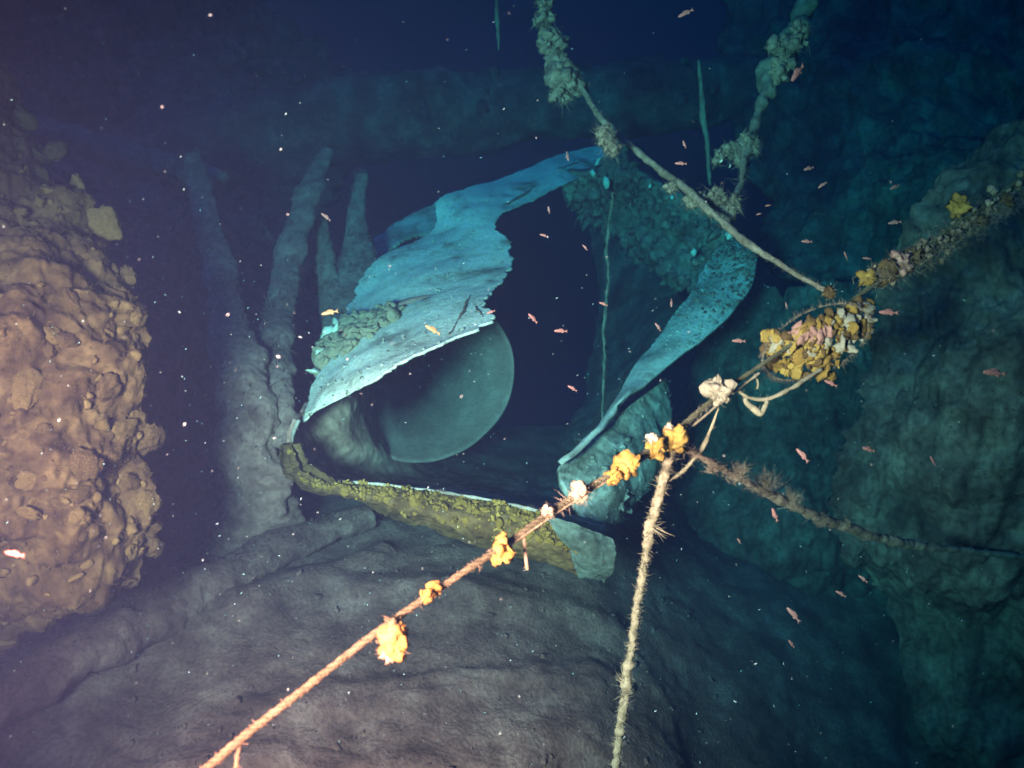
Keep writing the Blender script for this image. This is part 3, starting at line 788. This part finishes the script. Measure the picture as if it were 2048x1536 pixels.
main_path = [(380, 1566, 0.86, 9.5), (480, 1480, 0.91, 9), (600, 1385, 0.97, 8.5), (740, 1275, 1.04, 8), (870, 1183, 1.12, 7.5), (1000, 1096, 1.20, 7), (1100, 1026, 1.27, 7), (1160, 986, 1.31, 7), (1245, 935, 1.37, 7), (1340, 872, 1.45, 7), (1440, 788, 1.53, 5), (1540, 718, 1.60, 4.2), (1640, 650, 1.67, 5), (1730, 582, 1.74, 5), (1840, 502, 1.83, 6), (1950, 424, 1.93, 6), (2060, 345, 2.05, 6), (2200, 240, 2.2, 6)]
mr = empty('mooring_rope', P(1000, 1096, 1.2))
tag(mr, 'long orange brown rope with sponge clumps rising from lower left to upper right', 'rope')
C, R = resample(*pathpx(main_path), 420)
twisted(mr, C, R, M['rope'], 46)
fuzz(C, R, 2600, 0.002, 0.006, 0.0005, M['fuzz'], mr)
fuzz(C, R, 420, 0.005, 0.016, 0.0006, M['cream'], mr, 'hydroid_fuzz', (0.34, 0.60), hang=0.7)
fuzz(C, R, 60, 0.004, 0.014, 0.0008, M['fuzz'], mr, 'hydroid_fuzz', (0.27, 0.31), hang=1.2)
# second thin line laid along the rope
C2, R2 = resample(*pathpx([(1010, 1098, 1.2, 2.5), (1150, 1002, 1.3, 2.5), (1350, 878, 1.45, 2.5), (1450, 798, 1.53, 2.5), (1520, 745, 1.58, 3)]), 90)
mb = MB(); add_tube(mb, C2, R2, 6, amp=0.2, freq=60); mb.build('thin_cord', M['fuzz'], mr)

O, Cm, Mv = M['orange'], M['cream'], M['mauve']
clump(mr, 786, 1246, 1.055, 0.011, M['rope'], 'brown knot above the hanging orange sponge', 4, 8, .012)
clump(mr, 786, 1284, 1.05, 0.019, O, 'ragged orange sponge hanging under the rope', 8, 34, 0.022, flat=1.15)
clump(mr, 778, 1312, 1.05, 0.008, Cm, 'wispy tail of the hanging orange sponge', 3, 18, 0.016)
clump(mr, 852, 1192, 1.10, 0.009, O, 'small orange sponge pair lower lobe', 4, 6, .01)
clump(mr, 868, 1178, 1.12, 0.010, O, 'small orange sponge pair upper lobe', 4, 8, .012)
clump(mr, 1004, 1080, 1.19, 0.009, O, 'pinkish knob above the round orange sponge', 4, 4, .008)
clump(mr, 1002, 1106, 1.19, 0.016, O, 'round orange sponge on the rope', 7, 10, .012)
clump(mr, 1096, 1020, 1.26, 0.009, Cm, 'pale tuft with a white shell on the rope', 5, 16, .018)
clump(mr, 1160, 984, 1.30, 0.015, Cm, 'pale yellow tangled growth with hanging threads', 9, 40, .022)
clump(mr, 1226, 952, 1.35, 0.012, O, 'small orange sponge beside the ring sponge', 6, 10, .014)
clump(mr, 1252, 930, 1.37, 0.019, O, 'orange ring shaped sponge', 9, 12, .014)
clump(mr, 1312, 896, 1.42, 0.016, O, 'flat orange sponge left of the rope junction', 7, 8, .012, flat=0.6)
clump(mr, 1304, 880, 1.42, 0.010, Cm, 'cream tuft above the flat orange sponge', 5, 12, .014)
clump(mr, 1348, 878, 1.45, 0.022, O, 'orange sponge at the rope junction', 9, 14, .016, flat=0.8)
clump(mr, 1338, 858, 1.45, 0.010, Cm, 'cream cap on the junction sponge', 5, 14, .016)
clump(mr, 1438, 780, 1.52, 0.021, Cm, 'whitish shaggy tuft on the rope', 14, 60, .018)
clump(mr, 1436, 800, 1.52, 0.010, Cm, 'pale knob under the whitish tuft', 4, 10, .014)

# big sponge clump
big = clump(mr, 1632, 686, 1.69, 0.030, M['orange'], 'large yellow and mauve sponge clump wrapped round the rope', 0, 60, .03)
lobes = {k: make_coral_meshes('sponge_lobe', M[k], 4, 3) for k in ('orange', 'yellow', 'cream', 'mauve', 'olive')}
for k in range(420):
    x = rng.uniform(1530, 1745); y = rng.uniform(598, 755)
    # outline of the clump: a slanted pear
    t = (x - 1530) / 215
    top = 668 - 40 * t - 60 * max(0, t - 0.35) if t < 0.95 else 600
    botm = 722 + 40 * math.sin(math.pi * min(t * 1.15, 1)) - 70 * max(0, t - 0.62) * 2
    if y < top or y > botm: continue
    if x > 1680 and y > 700: continue
    z = random.choice(('orange', 'yellow', 'yellow', 'olive')) if y > 705 else ('mauve' if 1580 < x < 1660 and 655 < y < 690 and rng.random() < 0.6 else (random.choice(('cream', 'olive', 'yellow')) if x > 1680 else random.choice(('yellow', 'orange', 'olive', 'cream'))))
    dd = 1.62 + 0.06 * (((x - 1632) / 110) ** 2 + ((y - 680) / 80) ** 2)
    place_lump('sponge_lobe', random.choice(lobes[z]), P(x, y, dd), 0.005 + 0.013 * rng.random() ** 1.5, big)
fz = MB()
for k in range(700):
    a = rng.uniform(0, 6.28); x = 1632 + 105 * math.cos(a); y = 684 + 66 * math.sin(a) - 0.35 * (x - 1632)
    v = RIGHT * math.cos(a) - UP * math.sin(a) + 0.5 * rng.normal(size=3)
    add_spike(fz, P(x, y, 1.66), v, rng.uniform(0.004, 0.012), 0.0008, 0.6)
tag(fz.build('fringe', M['fuzz_dim'], big), kind='stuff')
for (x, y, r, mt, lb) in ((1735, 555, .016, 'yellow', 'yellow lump at the lower end of the long rope crust'), (1770, 545, .022, 'olive', 'olive crust lump on the upper rope'), (1800, 530, .022, 'mauve', 'brownish crust along the upper rope'), (1825, 515, .018, 'olive', 'greenish crust along the upper rope'),
                          (1918, 412, .02, 'yellow', 'small yellow lump high on the rope'), (1960, 440, .012, 'olive', 'dim crust under the upper rope'), (2015, 400, .014, 'olive', 'dim crust at the right edge of the rope'), (1660, 585, .012, 'olive', 'knot where the slanting rope meets the main rope')):
    clump(mr, x, y, 1.75 + max(0, (x - 1735)) * 0.0008, r, M[mt], lb, 6, 14, .02, flat=0.7)

def shag(mb, n, l0=0.006, l1=0.03):
    V = np.concatenate(mb.V); k = rng.integers(0, len(V), n)
    add_spikes(mb, V[k], rng.normal(size=(n, 3)) - np.array((0, 0, 0.4)), rng.uniform(l0, l1, n), np.full(n, 0.0011))
mbg = MB()
for k in range(80):
    t = rng.random(); x = 1845 + 215 * t; y = 500 - 150 * t + 8 + 13 * rng.normal()
    add_blob(mbg, P(x, y, 1.84 + 0.2 * t + 0.02 * rng.normal()), rng.uniform(0.004, 0.012), 2, 0.45)
for k in range(50):
    t = rng.random(); x = 1735 + 110 * t; y = 560 - 52 * t + 11 * rng.normal()
    add_blob(mbg, P(x, y, 1.75 + 0.08 * t), rng.uniform(0.004, 0.009), 2, 0.45)
C5 = spline(np.array([P(1735, 560, 1.75), P(1840, 515, 1.83), P(1950, 445, 1.93), P(2060, 375, 2.04)]), 120)
i5 = rng.integers(0, 120, 1600)
add_spikes(mbg, C5[i5] + 0.016 * rng.normal(size=(1600, 3)), rng.normal(size=(1600, 3)), rng.uniform(0.006, 0.03, 1600), np.full(1600, 0.0008))
tag(mbg.build('rope_crust', M['fuzz_dim'], mr), 'ragged grey crust thickening the upper end of the rope', kind='stuff')

def line(name, path, n, sides, m, label, cat, amp=0.3, freq=40, nf=0, fl=(0.004, 0.015), fr=0.0006, fm='fuzz', group=None, amp2=0.0, wig=0.003):
    C, R = resample(*pathpx(path), n)
    C = C + wig * np.stack([fbm(C, 9, 3, 1), fbm(C, 9, 3, 2), 0 * C[:, 0]], -1)
    mb = MB(); add_tube(mb, C, R, sides, amp=amp, freq=freq, amp2=amp2, freq2=freq)
    o = mb.build(name, m); tag(o, label, cat, group)
    if nf: fuzz(C, R, nf, fl[0], fl[1], fr, M[fm], o)
    return o, C, R

ln, C, R = line('slanting_rope', [(1150, 150, 2.75, 5.6), (1172, 190, 2.7, 5.6), (1205, 240, 2.6, 6.4), (1285, 312, 2.45, 6.8), (1380, 386, 2.3, 7.2), (1480, 474, 2.1, 7.2), (1565, 532, 1.95, 6.4), (1662, 590, 1.78, 4.8)], 260, 10, M['fuzz_dim'], 'greyish rope slanting from the hanging growth down to the big sponge clump', 'rope', nf=900, fl=(0.004, 0.012), fm='fuzz_dim')
mbg = MB()
for x, y, r in ((1085, 10, 14), (1090, 40, 18), (1096, 70, 22), (1104, 98, 20), (1112, 125, 24), (1120, 150, 30), (1132, 165, 30), (1145, 168, 26), (1118, 185, 18), (1130, 192, 12), (1084, -30, 12)):
    for k in range(14):
        add_blob(mbg, P(x + rng.normal() * r * 0.4, y + rng.normal() * r * 0.4, 2.75 + rng.normal() * 0.02), r * rng.uniform(0.25, 0.7) * 2.75 / F, 2, 0.9)
shag(mbg, 2500)
tag(mbg.build('hanging_growth', M['fuzz_dim'], ln), 'shaggy growth hanging from the upper end of the rope', kind='stuff')
mbg = MB()
for x, y, r in ((1205, 265, 10), (1215, 280, 12), (1225, 295, 13), (1345, 372, 10), (1385, 400, 16), (1405, 405, 14), (1430, 412, 18), (1450, 425, 15), (1470, 405, 14), (1440, 392, 16)):
    for k in range(12):
        add_blob(mbg, P(x + rng.normal() * r * 0.4, y + rng.normal() * r * 0.4, 2.33), r * rng.uniform(0.25, 0.75) * 2.4 / F, 2, 0.9)
shag(mbg, 1800)
tag(mbg.build('crust', M['fuzz_dim'], ln), kind='stuff')

ln, C, R = line('hanging_line', [(1625, -40, 3.1, 16), (1600, 40, 3.05, 20), (1575, 100, 3.0, 26), (1550, 150, 2.9, 24), (1525, 200, 2.8, 12), (1510, 245, 2.72, 10), (1496, 280, 2.65, 14), (1486, 330, 2.55, 8), (1478, 380, 2.45, 9), (1465, 425, 2.35, 10)], 180, 12, M['fuzz_dim'], 'overgrown line hanging from the top right to the slanting rope', 'rope', amp=0.7, freq=14, nf=500, fl=(0.006, 0.03), fm='fuzz_dim')
mbg = MB()
for x, y, r in ((1500, 285, 16), (1480, 295, 15), (1465, 300, 14), (1448, 312, 13), (1505, 300, 13), (1480, 320, 12), (1570, 110, 24), (1585, 85, 20), (1560, 135, 20), (1600, 60, 16)):
    for k in range(12):
        add_blob(mbg, P(x + rng.normal() * r * 0.5, y + rng.normal() * r * 0.5, 2.62), r * rng.uniform(0.25, 0.7) * 2.7 / F, 2, 0.9)
shag(mbg, 1800)
tag(mbg.build('crust', M['fuzz_dim'], ln), kind='stuff')
for x, y in ((1442, 322), (1460, 332)): place_lump('shell', random.choice(slm), P(x, y, 2.58), 0.007, ln)

line('thin_line', [(1398, 120, 3.4, 3), (1406, 220, 3.4, 6), (1414, 290, 3.4, 5), (1420, 370, 3.4, 3)], 60, 7, M['fuzz_dim'], 'thin fuzzy line hanging left of the overgrown line', 'line', nf=120, fl=(0.006, 0.02), fm='fuzz_dim')
line('thin_line', [(992, -20, 3.6, 2), (995, 40, 3.6, 5), (998, 100, 3.6, 2)], 40, 7, M['fuzz_dim'], 'short fuzzy line hanging at the top centre', 'line', nf=50, fl=(0.006, 0.02), fm='fuzz_dim')
line('thin_line', [(1224, 385, 3.3, 1.9), (1222, 430, 3.3, 2.5), (1216, 500, 3.28, 3.1), (1213, 580, 3.25, 3.1), (1210, 660, 3.22, 3.1), (1207, 740, 3.2, 2.5), (1203, 840, 3.2, 1.9)], 150, 7, M['fuzz_dim'], 'pale fuzzy line hanging straight down across the dark mouth', 'line', amp=0.6, wig=0.010, nf=700, fl=(0.005, 0.030), fr=0.0008, fm='fuzz_dim')
ln, C, R = line('side_rope', [(1352, 890, 1.46, 5), (1400, 912, 1.52, 6), (1460, 946, 1.62, 7), (1560, 1000, 1.8, 9), (1680, 1050, 2.0, 10), (1800, 1085, 2.2, 9), (1920, 1100, 2.4, 7), (2100, 1120, 2.7, 6)], 230, 9, M['fuzz_dim'], 'pale rope with feathery tufts running right from the rope junction', 'rope', amp=0.4, nf=900, fl=(0.005, 0.02), fm='fuzz_dim')
for x, y, d, r in ((1425, 925, 1.57, .014), (1475, 940, 1.64, .024), (1530, 962, 1.73, .028), (1580, 990, 1.82, .024), (1640, 1035, 1.93, .015), (1690, 1040, 2.0, .014), (1730, 1060, 2.08, .018)):
    tf = MB(); c = P(x, y + 14, d)
    for k in range(90):
        v = UP * abs(rng.normal()) + RIGHT * rng.normal() * 0.7 + FWD * rng.normal() * 0.5; v /= np.linalg.norm(v)
        st = c + 0.3 * r * rng.normal(size=3)
        L = r * rng.uniform(0.7, 1.5)
        add_spike(tf, st, v, L, 0.0007, 0.4)
        for q_ in range(3):
            add_spike(tf, st + v * L * rng.uniform(0.3, 0.8), v + rng.normal(size=3) * 0.8, L * 0.4, 0.0005, 0.4, seg=2)
    tag(tf.build('hydroid_tuft', M['fuzz_dim'], ln), kind='stuff')
ln, C, R = line('drop_rope', [(1346, 888, 1.45, 4.7), (1334, 930, 1.47, 7.4), (1318, 990, 1.5, 9.4), (1300, 1060, 1.53, 8.8), (1284, 1150, 1.57, 7.4), (1272, 1230, 1.6, 6.7), (1260, 1310, 1.63, 8.0), (1248, 1400, 1.67, 8.0), (1238, 1480, 1.7, 7.4), (1226, 1600, 1.76, 7.4)], 240, 10, M['fuzz'], 'hairy pale rope dropping from the rope junction to the bottom', 'rope', amp=0.7, freq=55, nf=4500, fl=(0.003, 0.013), fr=0.0007)
for a, b, d in (((1300, 1050), (1338, 1078), 1.53), ((1250, 1365), (1226, 1340), 1.65), ((1252, 1380), (1266, 1382), 1.65), ((1325, 965), (1318, 950), 1.49)):
    mb = MB(); p0, p1 = P(*a, d), P(*b, d)
    for k in range(14):
        add_spike(mb, p0 + 0.003 * rng.normal(size=3), p1 - p0 + 0.006 * rng.normal(size=3), np.linalg.norm(p1 - p0) * rng.uniform(0.4, 0.9), 0.0014, 0.3, 4, 4)
    mb.build('frayed_end', M['fuzz'], ln)
line('loose_cord', [(1436, 815, 1.53, 2), (1420, 860, 1.53, 3), (1408, 890, 1.53, 5), (1388, 920, 1.52, 3), (1365, 945, 1.51, 4), (1335, 962, 1.49, 2.5)], 70, 7, M['fuzz'], 'thin loose cord strung from the whitish tuft to the hairy rope', 'cord', nf=120, fl=(0.003, 0.01))
line('loose_cord', [(1476, 780, 1.56, 3), (1500, 796, 1.57, 3.5), (1540, 797, 1.58, 4), (1590, 772, 1.6, 4.5), (1640, 738, 1.63, 4)], 70, 7, M['fuzz'], 'sagging cord looped below the big sponge clump', 'cord', nf=120, fl=(0.003, 0.012))
line('loose_cord', [(1490, 795, 1.57, 3), (1492, 806, 1.57, 6), (1508, 818, 1.57, 8), (1522, 826, 1.57, 6), (1536, 802, 1.575, 3)], 50, 8, M['fuzz'], 'short thick loop dangling from the sagging cord', 'cord', nf=40, fl=(0.003, 0.010))
line('loose_cord', [(1510, 748, 1.6, 2.5), (1516, 765, 1.6, 3), (1514, 778, 1.6, 2)], 24, 6, M['fuzz'], 'stubby twig hanging from the rope beside the whitish tuft', 'cord', nf=16, fl=(0.003, 0.008))
line('loose_cord', [(1046, 1066, 1.23, 3), (1050, 1100, 1.23, 3.5), (1055, 1140, 1.23, 3.5)], 40, 7, M['fuzz'], 'short cord end dangling right of the round orange sponge', 'cord', nf=30, fl=(0.002, 0.006))
line('loose_cord', [(480, 1484, 0.91, 5), (474, 1515, 0.91, 5), (470, 1560, 0.91, 5)], 30, 7, M['rope'], 'short rope end dangling at the bottom of the long rope', 'cord', nf=30, fl=(0.002, 0.005))
place_lump('shell', random.choice(slm), P(1094, 1014, 1.25), 0.006, mr)

# ------------------------------------------------------------------ fish
DSH = 0.0
def fish_mesh():
    mb = MB(); ns, sd = 18, 12
    V = []
    for i in range(ns):
        t = i / (ns - 1)
        h = 0.125 * (math.sin(math.pi * min(1, t * 0.92 + 0.06)) ** 0.75) * (1 - 0.35 * t) + 0.012
        if t > 0.85: h = max(h, 0.028)
        wd = h * 0.55
        for k in range(sd):
            an = 2 * math.pi * k / sd
            V.append((0.5 - 0.82 * t, wd * math.cos(an), h * math.sin(an) + 0.01 * math.sin(math.pi * t)))
    i, k = np.meshgrid(np.arange(ns - 1), np.arange(sd), indexing='ij'); k2 = (k + 1) % sd
    q = np.stack([i*sd+k, (i+1)*sd+k, (i+1)*sd+k2, i*sd+k2], -1).reshape(-1, 4)
    V.append((0.515, 0, 0)); V.append((-0.33, 0, 0)); n = ns * sd
    t = [(n, k, (k + 1) % sd) for k in range(sd)] + [(n + 1, (ns-1)*sd + (k + 1) % sd, (ns-1)*sd + k) for k in range(sd)]
    mb.add(V, quads=q, tris=t)
    return mesh_np('fish', np.concatenate(mb.V), [np.concatenate(mb.q), np.concatenate(mb.t)])
def fin_mesh(name, outline, th=0.008):
    n = len(outline)
    V = [(x, th, z) for x, z in outline] + [(x, -th, z) for x, z in outline] + [(np.mean([o[0] for o in outline]), th, np.mean([o[1] for o in outline])), (np.mean([o[0] for o in outline]), -th, np.mean([o[1] for o in outline]))]
    q = [(k, (k + 1) % n, n + (k + 1) % n, n + k) for k in range(n)]
    t = [(k, 2 * n, (k + 1) % n) for k in range(n)] + [(n + k, n + (k + 1) % n, 2 * n + 1) for k in range(n)]
    return mesh_np(name, V, [np.array(q), np.array(t)], False)
FM = {}
for key in ('fish', 'fish_tan'):
    a = fish_mesh(); a.materials.append(M[key])
    b = fin_mesh('tail_fin', [(-0.28, 0.03), (-0.38, 0.06), (-0.52, 0.14), (-0.44, 0.02), (-0.44, -0.02), (-0.52, -0.14), (-0.38, -0.06), (-0.28, -0.03)]); b.materials.append(M[key])
    c = fin_mesh('dorsal_fin', [(0.22, 0.10), (0.14, 0.17), (0.0, 0.18), (-0.16, 0.14), (-0.24, 0.05), (0.0, 0.08)]); c.materials.append(M[key])
    e = fin_mesh('anal_fin', [(-0.02, -0.09), (-0.12, -0.15), (-0.22, -0.10), (-0.22, -0.04)]); e.materials.append(M[key])
    FM[key] = (a, b, c, e)
fishes = [(1066, 637, 2.6, 30, 135, 'pink fish just right of the torn flap, nose up to the left'), (1122, 662, 2.6, 32, 178, 'pink fish swimming level left of the hanging line'), (1145, 777, 2.5, 28, 150, 'pink fish in the lower part of the dark mouth'),
          (1207, 608, 2.7, 22, 160, 'pink fish crossing the hanging fuzzy line'), (1316, 654, 3.0, 24, 125, 'pale fish beside the right flap'), (1088, 471, 2.9, 22, 165, 'pink fish at the top of the dark mouth'),
          (1170, 495, 3.0, 16, 130, 'tiny pink fish between torn flap and hanging line'), (1478, 682, 2.6, 32, 178, 'pink fish left of the big sponge clump'), (1362, 327, 2.8, 30, 175, 'pink fish above the slanting rope'),
          (1369, 289, 2.9, 18, 110, 'small pink fish above the fish over the slanting rope'), (1605, 911, 2.2, 40, 128, 'pink fish nose up over the teal bulkhead'), (1778, 625, 2.2, 48, 178, 'red pink fish right of the big sponge clump'),
          (1662, 767, 2.2, 30, 155, 'pink fish just below the big sponge clump'), (1990, 746, 2.3, 56, 175, 'large dim pink fish near the right edge'), (660, 625, 2.7, 42, 192, 'tan fish at the top of the shell patch'),
          (866, 660, 2.6, 46, 150, 'tan fish in front of the pale flap'), (982, 624, 2.7, 24, 200, 'pink fish at the torn corner of the pale flap'), (1614, 483, 2.8, 24, 180, 'pink fish right of the slanting rope'),
          (1692, 512, 2.7, 24, 120, 'reddish fish left of the upper rope crust'), (1734, 517, 2.8, 20, 175, 'faint reddish fish beside the upper rope crust'), (1790, 445, 3.0, 30, 188, 'dim pink fish above the upper rope crust'),
          (1790, 374, 3.1, 28, 205, 'dim pale fish high on the right, nose down'), (1645, 370, 3.1, 22, 215, 'brownish fish in front of the upper right wall'), (1618, 337, 3.1, 27, 198, 'pinkish fish right of the overgrown line'),
          (1372, 26, 3.0, 38, 205, 'brown pink fish at the top edge'), (1596, 145, 2.6, 56, 232, 'long slim fish beside the overgrown line'), (1587, 1230, 2.6, 40, 130, 'dim pink fish low on the right, upper of two'),
          (1583, 1288, 2.6, 30, 128, 'dim pink fish low on the right, lower of two'), (1738, 899, 2.4, 34, 165, 'dull fish against the overgrown right wall'), (1866, 922, 2.5, 26, 125, 'faint pink fish on the right wall'),
          (1478, 1082, 2.7, 17, 120, 'tiny pink fish above the lower right slope'), (1550, 1030, 2.2, 34, 112, 'slim pink fish below the side rope'), (1726, 1158, 2.6, 22, 140, 'faint pink fish under the side rope'),
          (1682, 1188, 2.6, 26, 150, 'faint brown fish below the side rope'), (652, 434, 3.4, 30, 142, 'dim pale fish above the slim rib'), (1135, 312, 3.6, 24, 280, 'pink fish over the tip of the pale flap'),
          (1343, 606, 3.1, 22, 270, 'brownish fish in the right of the mouth, nose down'), (1098, 420, 3.3, 18, 100, 'small brown fish under the flap tip'), (1536, 411, 3.0, 16, 190, 'tiny pink fish right of the rope crust'),
          (1518, 428, 3.0, 14, 195, 'tiny pale fish right of the rope crust'), (1573, 611, 2.9, 16, 95, 'small dim fish above the big sponge clump'), (30, 1108, 1.0, 46, 165, 'red fish in front of the brown reef wall')]  # last entry: fish shape added to stand in for a red lens smear
for x, y, d, Lp, ang, lab in fishes:
    if d > 2.0: d = 1.75 + (d - 2.2) * 0.42
    key = 'fish_tan' if lab.startswith('tan') else 'fish'
    o = bpy.data.objects.new('fish', FM[key][0]); col.objects.link(o)
    a = math.radians(ang)
    yaw = rng.uniform(-0.35, 0.35)
    xa = RIGHT * math.cos(a) + UP * math.sin(a) + FWD * yaw; xa /= np.linalg.norm(xa)
    ya = np.cross(UP if abs(math.sin(a)) < 0.9 else -RIGHT, xa); ya /= np.linalg.norm(ya)
    za = np.cross(xa, ya)
    s = 0.85 * Lp * d / F * rng.uniform(0.82, 1.15)
    mt = Matrix(((xa[0], ya[0], za[0], 0), (xa[1], ya[1], za[1], 0), (xa[2], ya[2], za[2], 0), (0, 0, 0, 1)))
    o.matrix_world = Matrix.Translation(P(x, y, d)) @ mt @ Matrix.Scale(s, 4)
    tag(o, lab, 'fish', 'small fish around the wreck')
    for me, nm in zip(FM[key][1:], ('tail_fin', 'dorsal_fin', 'anal_fin')):
        c = bpy.data.objects.new(nm, me); col.objects.link(c); c.parent = o

# ------------------------------------------------------------------ marine snow and water
sn = MB()
V0, T0 = ICO[1]
drift = np.array((0.75, 0.2, 0.62)); drift /= np.linalg.norm(drift)
for k in range(6500):
    p = np.array((rng.uniform(-1.7, 1.2), 0.95 + 2.4 * rng.random(), rng.uniform(0.1, 2.0)))
    if p[0] > 0 and rng.random() < 0.55: continue
    if p[2] > 1.45 and rng.random() < 0.65: continue
    r = 0.00028 + 0.0005 * rng.random() ** 4
    W = V0 * r * np.array((rng.uniform(1.5, 6.0), 1, 1))
    if rng.random() < 0.6:
        x_ = drift + 0.35 * rng.normal(size=3); x_ /= np.linalg.norm(x_)
        y_ = np.cross(x_, (0.1, 1, 0.2)); y_ /= np.linalg.norm(y_); rot = np.stack([x_, y_, np.cross(x_, y_)], 1)
    else:
        rot = rand_rot()
    sn.add(W @ rot.T + p, tris=T0)
tag(sn.build('marine_snow', M['snow']), 'pale drifting specks in the water', kind='stuff')

hz = MB()
x0, x1, y0, y1, z0, z1 = -15, 15, -7, 17, -3.3, 4.6
hz.add([(x0, y0, z0), (x1, y0, z0), (x1, y1, z0), (x0, y1, z0), (x0, y0, z1), (x1, y0, z1), (x1, y1, z1), (x0, y1, z1)],
       quads=[(0, 3, 2, 1), (4, 5, 6, 7), (0, 1, 5, 4), (1, 2, 6, 5), (2, 3, 7, 6), (3, 0, 4, 7)])
wm_ = bpy.data.materials.new('sea_water'); wm_.use_nodes = True
n = wm_.node_tree; n.nodes.clear()
out = n.nodes.new('ShaderNodeOutputMaterial'); pv = n.nodes.new('ShaderNodeVolumePrincipled')
DENS = 0.80
sig_s = (0.0032, 0.0115, 0.0310)
sig_a = (0.75, 0.12, 0.05)
colr = [s / DENS for s in sig_s]
ab = [max(0.0, 1 - a / (DENS * (1 - c))) ** 2 for a, c in zip(sig_a, colr)]
pv.inputs['Density'].default_value = DENS
pv.inputs['Color'].default_value = (*colr, 1)
pv.inputs['Absorption Color'].default_value = (*ab, 1)
pv.inputs['Anisotropy'].default_value = 0.3
n.links.new(pv.outputs[0], out.inputs['Volume'])
hzo = hz.build('haze', wm_, smooth=False)
tag(hzo, 'blue sea water filling the wreck', kind='stuff')
